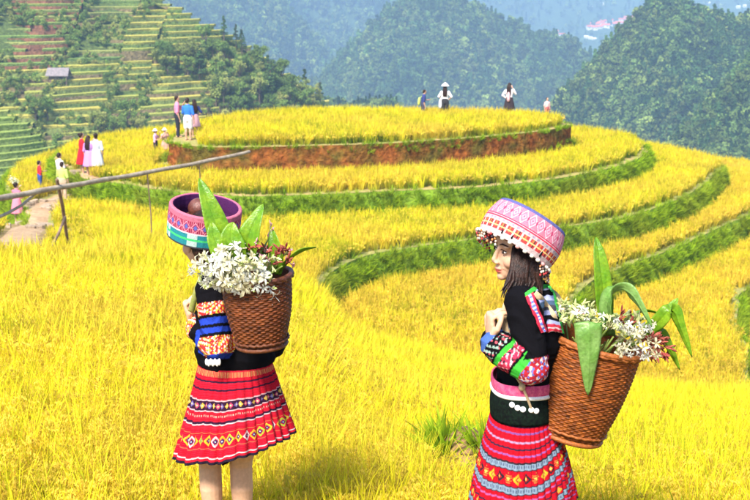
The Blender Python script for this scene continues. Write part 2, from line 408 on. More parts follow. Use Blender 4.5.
def terrace(i, wallmat, drop):
    P = RIM[i]; n = len(P); z = Z[i]
    from mathutils.geometry import delaunay_2d_cdt
    q = delaunay_2d_cdt([Vector(p) for p in P], [], [list(range(n))], 1, 1e-4)
    me = bpy.data.meshes.new('terrace_ground'); me.from_pydata([(v.x, v.y, z) for v in q[0]], [], [tuple(f) for f in q[2]]); me.materials.append(m_rim if i < 2 else m_rim2)
    o = link_mesh('rice_terrace', me); tag(o, ['topmost rice terrace forming the flat round hilltop', 'second rice terrace ringing the foot of the red earth bank', 'third rice terrace with a rim that curls round to the sloping field',
        'fourth rice terrace below the long curling grassy bank', 'fifth rice terrace sweeping behind the woman in the pale pink hat', 'lowest rice terrace at the foot of the hill'][i], 'terrace', kind='structure')
    c = P.mean(0); T = np.roll(P, -1, 0) - np.roll(P, 1, 0); T /= np.linalg.norm(T, axis=1)[:, None]
    N = np.stack([T[:, 1], -T[:, 0]], 1); area = np.sum(P[:, 0] * np.roll(P[:, 1], -1) - np.roll(P[:, 0], -1) * P[:, 1])
    if area < 0: N = -N
    rows = []; k = 7; tt = np.arange(n) * 0.3
    for q in range(k):
        f_ = q / (k - 1); off = 0.02 + 0.16 * f_ + (0.13 if i == 0 else 0.09) * fbm(tt * 1.2, np.full(n, f_ * drop * 1.8 + i * 7), 4) * (q > 0)
        Q = P + N * off[:, None]; rows.append(np.c_[Q, np.full(n, z - 0.003 - drop * f_)])
    w = grid_mesh('earth_bank' if i == 0 else 'grass_bank', np.array(rows), wallmat, o, wrap=True)
    return o, N
TER = []
for i in range(6):
    TER.append(terrace(i, m_redearth if i == 0 else m_bank, 1.5))

# ------------------------------------------------------------------ rice tufts
def tuft(name, material, nl, npan, H, seg, spread, wid, seed, grains=10, gs=0.006, droop=0.5, leaftop=1.0):
    r = random.Random(seed); V = []; Fc = []; HF = []; GR = []
    def strip(pts, w, side, h0, h1, gr):
        k = len(V); n = len(pts)
        for i, p in enumerate(pts):
            f = i / (n - 1); ww = w * (1 - f ** 2.2) + 0.0004
            V.append(p - side * ww); V.append(p + side * ww); HF.extend([h0 + (h1 - h0) * f] * 2); GR.extend([gr] * 2)
        for i in range(n - 1): Fc.append((k + 2 * i, k + 2 * i + 1, k + 2 * i + 3, k + 2 * i + 2))
    for q in range(nl):
        a = r.uniform(0, 6.283); b = Vector((math.cos(a), math.sin(a), 0)); o = b * r.uniform(0, spread * 0.45) + Vector((r.uniform(-.02, .02), r.uniform(-.02, .02), 0))
        L = H * r.uniform(0.65, 1.05) * leaftop; lean = r.uniform(0.15, 0.9) * spread; dr = r.uniform(0, droop)
        pts = []
        for i in range(seg + 1):
            f = i / seg
            pts.append(o + b * (lean * f ** 1.6) + Vector((0, 0, L * (f - dr * 0.45 * max(0, f - 0.45) ** 1.4))))
        side = Vector((-b.y, b.x, 0)); side.rotate(Euler((0, 0, r.uniform(-1.2, 1.2))))
        ho_ = r.uniform(-.16, .16); strip(pts, wid * r.uniform(0.7, 1.2), side, ho_, L / H + ho_, 0)
    for q in range(npan):
        a = r.uniform(0, 6.283); b = Vector((math.cos(a), math.sin(a), 0)); o = b * r.uniform(0, spread * 0.4)
        L = H * r.uniform(0.78, 1.02); pts = []
        for i in range(7):
            f = i / 6
            pts.append(o + b * (spread * (0.25 * f + 0.75 * max(0, f - 0.55) ** 1.2)) + Vector((0, 0, L * (f - 1.5 * max(0, f - 0.62) ** 1.5))))
        side = Vector((-b.y, b.x, 0)); strip(pts[:5], wid * 0.35, side, 0, 0.8, 0.2)
        for g in range(grains):
            f = 0.55 + 0.45 * g / grains; j = min(5, int(f * 6)); p = pts[j].lerp(pts[j + 1], f * 6 - j)
            p = p + Vector((r.uniform(-1, 1), r.uniform(-1, 1), r.uniform(-1.2, .4))) * gs * 1.8
            ax = Vector((b.x * .5 + r.uniform(-.4, .4), b.y * .5 + r.uniform(-.4, .4), -0.8)).normalized(); s1 = ax.orthogonal().normalized(); s1.rotate(Matrix.Rotation(r.uniform(0, 3), 3, ax).to_quaternion())
            k = len(V); l_ = gs * 2.0
            V.extend([p, p + ax * l_ + s1 * gs * .8, p + ax * l_ * 2, p + ax * l_ - s1 * gs * .8]); Fc.append((k, k + 1, k + 2, k + 3)); HF.extend([0.9] * 4); GR.extend([1.0] * 4)
    me = bpy.data.meshes.new(name); me.from_pydata([tuple(v) for v in V], [], Fc); me.materials.append(material)
    a = me.attributes.new('hf', 'FLOAT', 'POINT'); a.data.foreach_set('value', HF)
    a = me.attributes.new('grain', 'FLOAT', 'POINT'); a.data.foreach_set('value', GR)
    me.update(); return proto(name, me)

m_rice = rice_material('ripe_rice', (0.10, 0.17, 0.010), (0.42, 0.44, 0.015), (0.77, 0.65, 0.022), (0.80, 0.59, 0.07), (0.73, 0.52, 0.06))
m_ricedry = rice_material('dry_rice', (0.13, 0.16, 0.012), (0.46, 0.44, 0.02), (0.76, 0.61, 0.030), (0.78, 0.55, 0.07), (0.71, 0.48, 0.06))
m_grass = rice_material('bank_grass', (0.11, 0.19, 0.008), (0.24, 0.40, 0.012), (0.38, 0.52, 0.02), (0.3, 0.3, 0.05), (0.26, 0.26, 0.03))
near = [tuft('rice_tuft', m_rice, 24, 15, 0.52, 6, 0.27, 0.0036, 100 + i, 24, 0.0052, 1.3) for i in range(6)]
mid = [tuft('rice_tuft', m_rice, 20, 13, 0.56, 5, 0.27, 0.0062, 200 + i, 13, 0.009, 1.2) for i in range(5)]
far = [tuft('rice_tuft', m_rice, 20, 5, 0.60, 3, 0.26, 0.012, 300 + i, 7, 0.017) for i in range(5)]
fardry = [tuft('rice_tuft', m_ricedry, 19, 7, 0.58, 3, 0.28, 0.012, 350 + i, 8, 0.017) for i in range(5)]
bankp = [tuft('grass_tuft', m_grass, 16, 0, 0.30, 4, 0.22, 0.010, 400 + i, droop=1.5) for i in range(5)]
weedp = [tuft('weed_tuft', m_grass, 18, 0, 0.26, 4, 0.16, 0.008, 450 + i, droop=1.6) for i in range(4)]

MOUND = at(468, 430, 7.0); MOUND.z = float(slope_z(MOUND.x, MOUND.y)); KEEP = [(at(237, 593, 4.71), 0.17), (at(520, 640, 4.19), 0.20)]
PATH_PX = [(2, 262), (18, 240), (34, 218), (52, 203), (72, 192), (92, 181)]
PATH = catmull([tuple(on_ground(*p)[:2]) for p in PATH_PX], 8, False)
def jitter_grid(x0, x1, y0, y1, s):
    X, Y = np.meshgrid(np.arange(x0, x1, s), np.arange(y0, y1, s)); X = X.ravel() + rng.uniform(-.42, .42, X.size) * s; Y = Y.ravel() + rng.uniform(-.42, .42, Y.size) * s; return X, Y
def polyline_dist(Pl, x, y):
    out = np.full(len(x), 1e9)
    for a, b in zip(Pl[:-1], Pl[1:]):
        d = b - a; t = np.clip(((x - a[0]) * d[0] + (y - a[1]) * d[1]) / (d @ d + 1e-9), 0, 1); out = np.minimum(out, np.hypot(x - a[0] - t * d[0], y - a[1] - t * d[1]))
    return out
def lay(name, X, Y, Zs, protos, label, smin, smax, tilt=0.1, cat='rice', sclmul=None, group=None):
    n = len(X); s = rng.uniform(smin, smax, n)
    if sclmul is not None: s = s * sclmul
    return scatter(name, np.stack([X, Y, Zs], 1), random_rots(n, tilt), s, rng.integers(0, len(protos), n), protos, label, cat, group)
def slope_rice(y0, y1, s):
    X, Y = jitter_grid(-16, 22, y0, y1, s); r = X / np.maximum(Y, 1)
    k = (r > -0.36) & (r < 0.38); X, Y = X[k], Y[k]; zs = slope_z(X, Y)
    tz = terrain_z(X, Y); k = zs > tz - 0.01; X, Y, zs = X[k], Y[k], zs[k]
    k = (X > np.interp(Y, LB_Y, LB_X) + 0.3) & (polyline_dist(PATH, X, Y) > 0.75); 
    for c, rr in KEEP: k &= np.hypot(X - c.x, Y - c.y) > rr
    k &= np.hypot((X - MOUND.x) / 0.34, (Y - MOUND.y) / 0.4) > 1
    return X[k], Y[k], zs[k]
X, Y, zs = slope_rice(2.6, 9, 0.108)
# the stand in front of the women is low, the legs of one show above it
low = np.interp(Y, [3.2, 4.6, 5.4, 7], [0.72, 0.72, 0.92, 1.0]); low = np.where((np.abs(X - MOUND.x * Y / MOUND.y) < .2) & (Y < MOUND.y) & (Y > MOUND.y - 1.1), .7 * low, low)
c = KEEP[0][0]; dl = np.abs(X - c.x * Y / c.y); low = np.where((dl < 0.16) & (Y < c.y + .02), 0.42, low)
k = Y > 2.6; lay('rice', X[k], Y[k], zs[k], near, 'tall ripe yellow rice standing around the two women', 0.82, 1.12, 0.13, sclmul=low[k], group='ripe rice of the terraced hill')
X, Y, zs = slope_rice(9, 18, 0.15); lay('rice', X, Y, zs, mid, 'ripe yellow rice on the slope just beyond the two women', 0.85, 1.15, 0.13, group='ripe rice of the terraced hill')
X, Y, zs = slope_rice(18, 50, 0.22)
stub = (polyline_dist(PATH, X, Y) < 2.0) & (X > np.interp(Y, PATH[:, 1], PATH[:, 0]))
k = ~stub | (rng.random(len(X)) < 0.35)
lay('rice', X[k], Y[k], zs[k], far, 'ripe yellow rice on the slope beside the earth path and rail fence', 0.85, 1.15, 0.13, sclmul=np.where(stub[k], 0.5, 1.0), group='ripe rice of the terraced hill')
RL = ['ripe yellow rice covering the flat round hilltop terrace', 'ripe yellow rice on the second terrace below the red earth bank', 'ripe yellow rice on the third terrace from the hilltop', 'ripe yellow rice on the fourth terrace from the hilltop', 'ripe tan yellow rice on the fifth terrace from the hilltop', 'ripe rice on the lowest terrace at the foot of the hill']
for i in range(6):
    P = RIM[i]; X, Y = jitter_grid(P[:, 0].min(), min(P[:, 0].max(), 24), P[:, 1].min(), P[:, 1].max(), 0.23)
    k = inside(P, X, Y) & (X / Y < 0.40) & (X / Y > -0.36); X, Y = X[k], Y[k]
    k = slope_z(X, Y) < Z[i]; X, Y = X[k], Y[k]
    if i:
        k = ~inside(RIM[i - 1], X, Y); X, Y = X[k], Y[k]
        k = dist_line(RIM[i - 1], X, Y) > (0.75 if i == 1 else 0.5); X, Y = X[k], Y[k]
    k = dist_line(P, X, Y) > (0.30 if i < 2 else 0.2) + 0.1 * fbm(X, Y); X, Y = X[k], Y[k]
    if i == 1: k = (X > -10.9) | (Y > 49); X, Y = X[k], Y[k]                 # trodden ledge where visitors stand
    if i == 0: k = ~((X < -6.9) & (Y < 51)); X, Y = X[k], Y[k]
    if i == 2: k = polyline_dist(PATH, X, Y) > 0.8; X, Y = X[k], Y[k]
    lay('rice', X, Y, np.full(len(X), Z[i]), far if i < 3 else fardry, RL[min(i, 5)], 0.85, 1.12, 0.12, group='ripe rice of the terraced hill')
# grass on the banks
BL = ['sparse weeds rooted in the red earth bank', 'green grass covering the bank below the second terrace', 'green grass covering the long curling bank below the third terrace', 'green grass covering the bank below the fourth terrace', 'green grass covering the short bank below the fifth terrace']
for i in range(5):
    P = RIM[i]; N = TER[i][1]; n = len(P); drop = [1.1, .92, 1.0, 1.0, 1.0][i]
    cnt = int(n * 0.3 * (34 if i == 0 else 60)); j = rng.integers(0, n, cnt); f = rng.random(cnt) ** (1.0 if i else rng.choice([.8, 4.0], cnt))
    q = P[j] + N[j] * (0.0 + 0.16 * f)[:, None] + rng.uniform(-.15, .15, (cnt, 2)); zz = Z[i] - drop * f - 0.04
    keep = (zz > terrain_z(P[j][:, 0] + N[j][:, 0] * 0.6, P[j][:, 1] + N[j][:, 1] * .6) - 0.1) & (q[:, 1] < 66)
    if i == 0: keep &= (fbm(j * 0.06, f * 1.5, 3) > -0.02) | (f < .08)
    q, zz, j = q[keep], zz[keep], j[keep]; m = len(zz); rt = np.zeros((m, 3)); ang = np.arctan2(N[j][:, 1], N[j][:, 0]); tl = rng.uniform(0.25, 1.1, m)
    rt[:, 1] = tl; rt[:, 2] = ang + rng.normal(0, .4, m)
    scatter('bank_grass', np.c_[q, zz], rt, rng.uniform(0.6, 1.15, m) * (0.75 if i == 0 else 1), rng.integers(0, 5, m), bankp, BL[i], 'grass', 'grass on the terrace banks')
# bare earth mound with weeds in the field
mb = MB(); c = MOUND; rows = []
for i in range(9):
    f = i / 8; ring = []
    for j in range(28):
        a = 2 * math.pi * j / 28; rr = 0.34 * f * (1 + 0.25 * float(fbm(math.cos(a) * 1.5 + 3, math.sin(a) * 1.5, 3)))
        x, y = c.x + rr * math.cos(a), c.y + rr * 1.0 * math.sin(a)
        ring.append((x, y, float(slope_z(x, y)) + 0.47 * (1 - f ** 2) ** 1.1 + 0.035 * float(fbm(x * 6, y * 6, 3)) - 0.03 * (f == 1)))
    rows.append(ring)
tag(grid_mesh('earth_mound', np.array(rows), mat('bare_earth', (0.26, 0.15, 0.07), 0.95, 0.3, 5, 0.7, 18, col2=(0.24, 0.13, 0.06)), None, wrap=True, org=None), 'bare brown earth mound with weeds between the two women', 'mound')
a = rng.uniform(0, 6.283, 260); rr = rng.uniform(0.16, 0.5, 260); X = c.x + rr * np.cos(a); Y = c.y + rr * np.sin(a) * 1.0
k = ~((np.abs(a - 4.4) < .6) & (rr < .36)); X, Y = X[k], Y[k]
lay('weeds', X, Y, slope_z(X, Y) + -.03 + 0.47 * np.clip(1 - (np.hypot(X - c.x, Y - c.y) / .34) ** 2, 0, 1) ** 1.1, weedp, 'green weeds growing round the bare earth mound', 0.7, 1.25, 0.35, 'weeds')
# scattered green weeds low in the rice
X, Y = jitter_grid(-2.2, 2.2, 3.4, 7.5, 0.34); k = (fbm(X * .9 + 4, Y * .9, 3) > 0.05) & (np.abs(X / Y) < .36)
for cc, rr in KEEP: k &= np.hypot(X - cc.x, Y - cc.y) > rr + .1
lay('weeds', X[k], Y[k], slope_z(X[k], Y[k]), weedp, 'low green weeds between the rice stalks at the women\'s feet', 0.8, 1.5, 0.2, 'weeds')

# ------------------------------------------------------------------ earth path with stones, rail fence
def drape(line, width, h):
    rows = []
    T = np.gradient(line, axis=0); T /= np.linalg.norm(T, axis=1)[:, None]; N = np.stack([-T[:, 1], T[:, 0]], 1)
    for k in np.linspace(-1, 1, 9):
        w = width * (1 + 0.25 * fbm(np.arange(len(line)) * .35, np.zeros(len(line)) + 3 * np.sign(k), 2)); Q = line + N * (k * w)[:, None]
        rows.append(np.c_[Q, terrain_z(Q[:, 0], Q[:, 1]) + h - 0.06 * abs(k) ** 4])
    return np.array(rows)
PL = catmull(PATH[::4], 6, False)
path = grid_mesh('path', drape(PL, 0.55, 0.05), m_path); tag(path, 'pale trodden earth path with flat stones along the terrace edge', 'path', kind='structure')
stone_me = []
for q in range(4):
    b = MB(); r = random.Random(q); top = [(math.cos(a) * r.uniform(.8, 1.1), math.sin(a) * r.uniform(.8, 1.1)) for a in [i * 6.283 / 8 for i in range(8)]]
    b.add([(x * .9, y * .9, 1) for x, y in top] + [(x, y, .75) for x, y in top] + [(x * .95, y * .95, -1) for x, y in top],
          [tuple(range(8))] + [(i, 8 + i, 8 + (i + 1) % 8, (i + 1) % 8) for i in range(8)] + [(8 + i, 16 + i, 16 + (i + 1) % 8, 8 + (i + 1) % 8) for i in range(8)])
    stone_me.append(b.mesh('stone', m_stone, smooth=False))
for q in range(22):
    t = random.random() * (len(PL) - 1); i = int(t); p = PL[i]; s = random.uniform(.16, .36)
    x, y = p[0] + random.uniform(-.6, .6), p[1] + random.uniform(-.3, .3)
    o = bpy.data.objects.new('stone', stone_me[q % 4]); COL.objects.link(o); o.parent = path
    o.location = (x, y, float(terrain_z(x, y)[0]) + 0.06); o.scale = (s, s * random.uniform(.5, .8), .09); o.rotation_euler = (random.uniform(-.12, .12), random.uniform(-.12, .12), random.uniform(0, 6))
m_wood = mat('weathered_wood', (0.28, 0.18, 0.11), 0.85, 0.3, 3, 0.5, 30, col2=(0.18, 0.11, 0.07))
m_greywood = mat('grey_bamboo', (0.27, 0.21, 0.15), 0.7, 0.25, 3, 0.3, 30, col2=(0.36, 0.29, 0.21))
def fz(px, py, Y): return at(px, py, Y)
fence = empty('rail_fence', at(62, 252, 25)); tag(fence, 'rough wooden pole rail on thin crossed stakes beside the earth path', 'fence')
b = MB(); L = [(-60, 211, 21.5), (0, 198.5, 23.5), (62, 187, 25.5), (130, 175.5, 28), (200, 162.5, 30.5), (249, 152, 32.3)]
P3 = [fz(*q) for q in L]; P3 = [Vector(q) for q in catmull([tuple(p) for p in P3], 6, False)]
b.tube([p + Vector((0, 0, .006 * math.sin(i * 1.3))) for i, p in enumerate(P3)], [0.062 - 0.018 * i / len(P3) + 0.004 * math.sin(i * 2.1) for i in range(len(P3))], 10); b.build('rail', m_greywood, fence)
def stake(px0, py0, Y0, px1, py1, r, mt=m_wood, name='stake'):
    a = at(px0, py0, Y0); g = on_ground(px1, py1); d = MB()
    d.tube([a, a.lerp(g, .35) + Vector((.02, 0, 0)), a.lerp(g, .7), g - Vector((0, 0, .15))], [r, r * 1.1, r, r * 1.05], 8); return d.build(name, mt, fence)
stake(57, 180, 25.3, 70, 254, .035); stake(65, 217, 25.6, 43, 266, .028)
for px, py, Y in [(147, 171, 28.6), (199, 161, 30.5)]:
    a = at(px, py, Y); d = MB(); g = Vector((a.x + .05, a.y, float(terrain_z(a.x, a.y)[0]) - .15)); d.tube([a, a.lerp(g, .5) + Vector((.03, 0, 0)), g], [.014, .016, .015], 8); d.build('stake', m_wood, fence)
b = MB(); P3 = [at(*q) for q in [(-50, 228, 22), (-10, 221, 23), (8, 213, 23.7), (22, 205, 24.2), (36, 193, 24.8)]]; b.tube(P3, [.035, .035, .033, .03, .028], 8); b.build('brace', m_greywood, fence)

# ================================================================== FAR LAND
m_hillsoil = mat('hillside', (1, 1, 1), 0.95, 0.4, 0.45, 0.9, 1.6, attr=True, spec=.05)
m_leaf = [mat('leaf_a', (0.11, 0.19, 0.035), 0.85, 0.3, .25, rnd=0.35, transl=.25, col2=(0.17, 0.25, 0.045)), mat('leaf_b', (0.20, 0.26, 0.05), 0.85, 0.3, .25, rnd=0.35, transl=.25, col2=(0.30, 0.30, 0.08)), mat('leaf_c', (0.06, 0.12, 0.03), 0.85, 0.3, .25, rnd=0.3, transl=.2)]
m_bark = mat('bark', (0.12, 0.09, 0.06), 0.9, 0.3, 4)
def leaf_cloud(b, clumps, n, size, r):
    """leaf-sized faces spread through clumps"""
    for q in range(n):
        c, R = clumps[r.randrange(len(clumps))]
        d = Vector((r.gauss(0, 1), r.gauss(0, 1), r.gauss(0, 1))).normalized() * (r.random() ** 0.45)
        p = Vector(c) + Vector((d.x * R[0], d.y * R[1], d.z * R[2])); s = size * r.uniform(.6, 1.3)
        nrm = (d * 0.8 + Vector((r.uniform(-1, 1), r.uniform(-1, 1), r.uniform(-.4, 1)))).normalized(); u = nrm.orthogonal().normalized(); u.rotate(Matrix.Rotation(r.uniform(0, 6.28), 3, nrm).to_quaternion()); w = nrm.cross(u)
        b.add([p - u * s, p - w * s * .6 + nrm * s * .15, p + u * s, p + w * s * .6 + nrm * s * .15], [(0, 1, 2, 3)])
def make_tree(kind, seed):
    r = random.Random(seed); t = MB(); c = MB(); cl = []
    if kind == 'conifer':
        t.tube([(0, 0, -.5), (.05, 0, 2), (0, .05, 5), (0, 0, 6.4)], [.16, .12, .07, .02], 7)
        for i in range(11):
            z = 1.2 + i * .47; w = 1.25 * (1 - i / 12.5)
            for k in range(4):
                a = r.uniform(0, 6.28); e = (math.cos(a) * w, math.sin(a) * w, z - .25); t.tube([(0, 0, z), e], [.03, .01], 5); cl.append(((e[0] * .65, e[1] * .65, z - .1), (w * .42, w * .42, .2)))
        leaf_cloud(c, cl, 1300, .15, r)
    else:
        H = r.uniform(1.5, 2.2) if kind != 'tall' else 2.8; t.tube([(0, 0, -.5), (r.uniform(-.1, .1), 0, H * .6), (r.uniform(-.15, .15), 0, H + .6)], [.18, .14, .09], 7)
        for i in range(11):
            a = i * 2.4 + r.uniform(-.4, .4); w = r.uniform(.5, 1.5); z = H + r.uniform(-.3, 2.1) * (1.3 if kind == 'tall' else 1)
            e = Vector((math.cos(a) * w, math.sin(a) * w, z)); t.tube([(0, 0, H * .75), e * .5 + Vector((0, 0, H * .42)), e], [.07, .05, .02], 5); s = r.uniform(.5, .85); cl.append((e, (s, s, s * .75)))
        cl.append(((0, 0, H + 1.9), (.9, .9, .7)))
        leaf_cloud(c, cl, 1300, .15, r)
    return t, c
PROTO = []
for i, (k, m) in enumerate([('round', 0), ('round', 1), ('tall', 0), ('conifer', 2), ('tall', 1), ('conifer', 2)]):
    t, c = make_tree(k, 50 + i); PROTO.append((k, t.mesh('trunk', m_bark), c.mesh('crown', m_leaf[m], smooth=False)))
def tree(kind_i, loc, s, label, group):
    e = empty('conifer_tree' if PROTO[kind_i][0] == 'conifer' else 'broadleaf_tree', loc); e.scale = (s, s, s * random.uniform(.85, 1.15)); e.rotation_euler = (0, 0, random.uniform(0, 6.28)); tag(e, label, 'tree', group)
    for nm, me in (('trunk', PROTO[kind_i][1]), ('crown', PROTO[kind_i][2])):
        o = bpy.data.objects.new(nm, me); COL.objects.link(o); o.parent = e
    return e
# small trees and bushes that read as one mass
def bush_proto(seed, m, tall):
    r = random.Random(seed); b = MB(); cl = []
    for i in range(7): cl.append(((r.uniform(-.45, .45), r.uniform(-.45, .45), r.uniform(.25, 1.0) * tall), (.42, .42, .38 * tall)))
    leaf_cloud(b, cl, 260, .17, r); return proto('bush_tuft', b.mesh('bush', m, smooth=False))
def forest_proto(seed, m, conifer):
    r = random.Random(seed); b = MB(); cl = []
    if conifer:
        for i in range(8): z = .6 + i * .5; w = .95 * (1 - i / 9.5); cl += [((r.uniform(-.3, .3) * w, r.uniform(-.3, .3) * w, z), (w * .8, w * .8, .3))]
        b.tube([(0, 0, -1), (0, 0, 3.6)], [.1, .03], 5)
    else:
        for i in range(9): a = i * 2.4; w = r.uniform(.2, .85); cl.append(((math.cos(a) * w, math.sin(a) * w, r.uniform(1.1, 3.2)), (.62, .62, .55)))
        b.tube([(0, 0, -1), (0, 0, 2)], [.12, .06], 5)
    leaf_cloud(b, cl, 300, .30, r); return proto('forest_tree', b.mesh('forest_tree', m, smooth=False))
m_for = [mat('forest_a', (0.03, 0.075, 0.02), .9, .5, .018, rnd=.4, transl=.2, spec=.05, col2=(0.09, 0.17, 0.035)), mat('forest_b', (0.09, 0.16, 0.03), .9, .5, .02, rnd=.4, transl=.2, spec=.05, col2=(0.20, 0.26, 0.06)), mat('forest_c', (0.05, 0.11, 0.03), .9, .5, .025, rnd=.4, transl=.2, spec=.05, col2=(0.13, 0.19, 0.04))]
BUSH = [bush_proto(i, m_leaf[i % 2], 1.0 + .3 * (i % 3)) for i in range(5)]
FOREST = [forest_proto(i, m_for[i % 3], i % 3 == 0) for i in range(9)]

# ---- terraced hillside with a hut
def crest_fn(Yc, pts):
    P = np.array([tuple(at(px, py, Yc)) for px, py in pts]); return lambda x: np.interp(x, P[:, 0], P[:, 2])
def stepped_hill(name, Yc, crest, g, step, x0, x1, zlo, zones, label, ricecol, wig, ricetop, ricelab, seed):
    """hillside cut into level treads; zones = list of (x-border, phase)"""
    nx = int((x1 - x0) / (0.9 if Yc > 200 else .5)); X = np.linspace(x0, x1, nx); C = crest(X); rr = np.random.default_rng(seed)
    V = []; Fq = []; CC = []; RV = []; RF = []; RC = []
    def row(x, y, z, c):
        k = len(V); V.extend(np.stack([x, y, z], 1).tolist()); CC.extend([c] * len(x)); return k
    def contour(z, ph):
        return Yc - (C - z) / g + wig * fbm(X / 14 + ph * 3, X * 0 + z / 9 + ph, 4) + .5 * fbm(X / 3.1, X * 0 + z * 1.7, 2)
    bounds = [x0 - 1] + [b for b, _ in zones[1:]] + [x1 + 1]
    for zi, (_, ph) in enumerate(zones):
        a, b = bounds[zi], bounds[zi + 1]; zk = zlo + ph * step
        sel = np.nonzero((X >= a - .6) & (X <= b + .6))[0]
        while zk < C[sel].max():
            y0 = contour(zk, zi); y1 = contour(zk + step, zi); s = sel[(C[sel] > zk - step)]
            if len(s) > 3:
                x = X[s]; yt = np.maximum(y1[s], y0[s] + .5); q = rr.random()
                ris = ricecol(x, zk, zi, 'riser', q); n = len(s)
                k = row(x, y0[s] - .45 + .12 * fbm(x, x * 0 + zk, 2), np.full(n, zk - step - .05), ris); k2 = row(x, y0[s], np.full(n, zk), ris); k3 = row(x, yt + .1, np.full(n, zk + .02), (0.17, 0.11, 0.05))
                for p, p2 in ((k, k2), (k2, k3)):
                    Fq.extend([(p + i, p + i + 1, p2 + i + 1, p2 + i) for i in range(n - 1)])
                # standing crop on the tread
                col = ricecol(x, zk, zi, 'rice', q)
                if col is not None:
                    on = fbm(x / 9 + zi * 5, x * 0 + zk * .8, 2) > -0.42; h = ricetop * (1 + .18 * fbm(x * 1.3, x * 0 + zk, 2))
                    j = len(RV); f0 = y0[s] + .35 + .1 * fbm(x * 1.2, x * 0 + zk * 2, 2)
                    A = [np.stack([x, f0, np.full(n, zk)], 1), np.stack([x, f0 - .1, zk + h * .8], 1), np.stack([x, f0 + .25, zk + h], 1), np.stack([x, yt, zk + h * 1.02], 1), np.stack([x, yt + .05, np.full(n, zk)], 1)]
                    cs = [(col[0] * .75, col[1] * .85, col[2]), col, col, col, col]
                    for r_, c_ in zip(A, cs): RV.extend(r_.tolist()); RC.extend([c_] * n)
                    for i in range(n - 1):
                        if on[i] and on[i + 1]:
                            for r_ in range(4): RF.append((j + r_ * n + i, j + r_ * n + i + 1, j + (r_ + 1) * n + i + 1, j + (r_ + 1) * n + i))
            zk += step
    # back of the ridge
    k = row(X, np.full(nx, Yc), C, (0.1, 0.14, 0.04)); k2 = row(X, np.full(nx, Yc + 60), C - 40, (0.08, 0.12, 0.04)); Fq.extend([(k + i, k + i + 1, k2 + i + 1, k2 + i) for i in range(nx - 1)])
    yl = contour(zlo, 0); k = row(X, yl - 45, np.full(nx, zlo - 24.0), (0.1, 0.14, 0.04)); k2 = row(X, yl - .2, np.minimum(zlo, C) - step * .6, (0.1, 0.14, 0.04)); Fq.extend([(k + i, k + i + 1, k2 + i + 1, k2 + i) for i in range(nx - 1)])
    # filler under the steps so that no gap opens at the crest
    ny = 24; k0 = len(V)
    for i in range(ny + 1):
        f = i / ny; y = yl + (Yc - yl) * f; row(X, y, np.minimum(C - (Yc - y) * g - step * 1.0, C - .2), (0.1, 0.14, 0.04))
    for i in range(ny): Fq.extend([(k0 + i * nx + j, k0 + i * nx + j + 1, k0 + (i + 1) * nx + j + 1, k0 + (i + 1) * nx + j) for j in range(nx - 1)])
    me = bpy.data.meshes.new(name); me.from_pydata(V, [], Fq); me.materials.append(m_hillsoil)
    ca = me.color_attributes.new('Col', 'FLOAT_COLOR', 'POINT'); c = np.ones((len(V), 4), np.float32); c[:, :3] = np.array(CC) * .72; ca.data.foreach_set('color', c.ravel())
    o = link_mesh(name, me); tag(o, label, 'hillside', kind='structure')
    me = bpy.data.meshes.new('hill_rice'); me.from_pydata(RV, [], RF); me.materials.append(mat('hill_crop', (1, 1, 1), .9, .35, 1.6, .9, 3.0, attr=True))
    ca = me.color_attributes.new('Col', 'FLOAT_COLOR', 'POINT'); c = np.ones((len(RV), 4), np.float32); c[:, :3] = np.array(RC) * .8; ca.data.foreach_set('color', c.ravel())
    tag(link_mesh('hill_rice', me), ricelab, 'rice', kind='stuff')
    return o
YH = 262
crest1 = crest_fn(YH, [(-400, -160), (-120, -75), (0, -48), (90, -18), (140, -2), (185, 17), (235, 44), (262, 62), (290, 84), (322, 106), (360, 135), (420, 185)])
def px_of(x, Y): return 375 + x / Y * F * 0.985
def col1(x, z, zone, what, q):
    pm = px_of(x.mean(), 240)
    hi = z > -13.5
    if what == 'riser': return (0.24, 0.11, 0.06) if hi and zone == 0 else [(0.14, 0.20, 0.05), (0.18, 0.22, 0.06), (0.22, 0.17, 0.08)][int(q * 3)]
    if hi and zone <= 1: return [(0.24, 0.32, 0.06), (0.20, 0.30, 0.06), (0.36, 0.38, 0.09), (0.28, 0.33, 0.08)][int(q * 4)] if zone == 0 else [(0.20, 0.28, 0.06), (0.16, 0.25, 0.055), (0.32, 0.34, 0.08)][int(q * 3)]
    return [(0.46, 0.42, 0.07), (0.52, 0.45, 0.08), (0.38, 0.40, 0.07)][int(q * 3)]
stepped_hill('hillside', YH, crest1, 0.50, 1.15, -150, -8, -33, [(0, 0.0), (at(66, 90, 235).x, 0.45), (at(118, 90, 235).x, 0.8), (at(152, 60, 240).x, .2)], 'terraced green hillside with a small hut across the valley', col1, 6.5, .55, 'green and yellow rice on the terraces of the far hillside', 5)
YN = 150
crest2 = crest_fn(YN, [(-300, -40), (-60, 88), (0, 114), (30, 132), (60, 158), (90, 186), (120, 214), (160, 250)])
def col2(x, z, zone, what, q): return (0.16, 0.22, 0.06) if what == 'riser' else [(0.34, 0.40, 0.08), (0.42, 0.44, 0.10), (0.28, 0.36, 0.07)][int(q * 3)]
stepped_hill('hillside', YN, crest2, 0.62, .72, -95, -28, -34, [(0, 0.0)], 'nearer terraced green spur below the trodden path', col2, 3.0, .45, 'pale green rice on the terraces of the nearer spur', 9)

def hill1_z(x, y): return crest1(x) - np.abs(YH - y) * 0.5
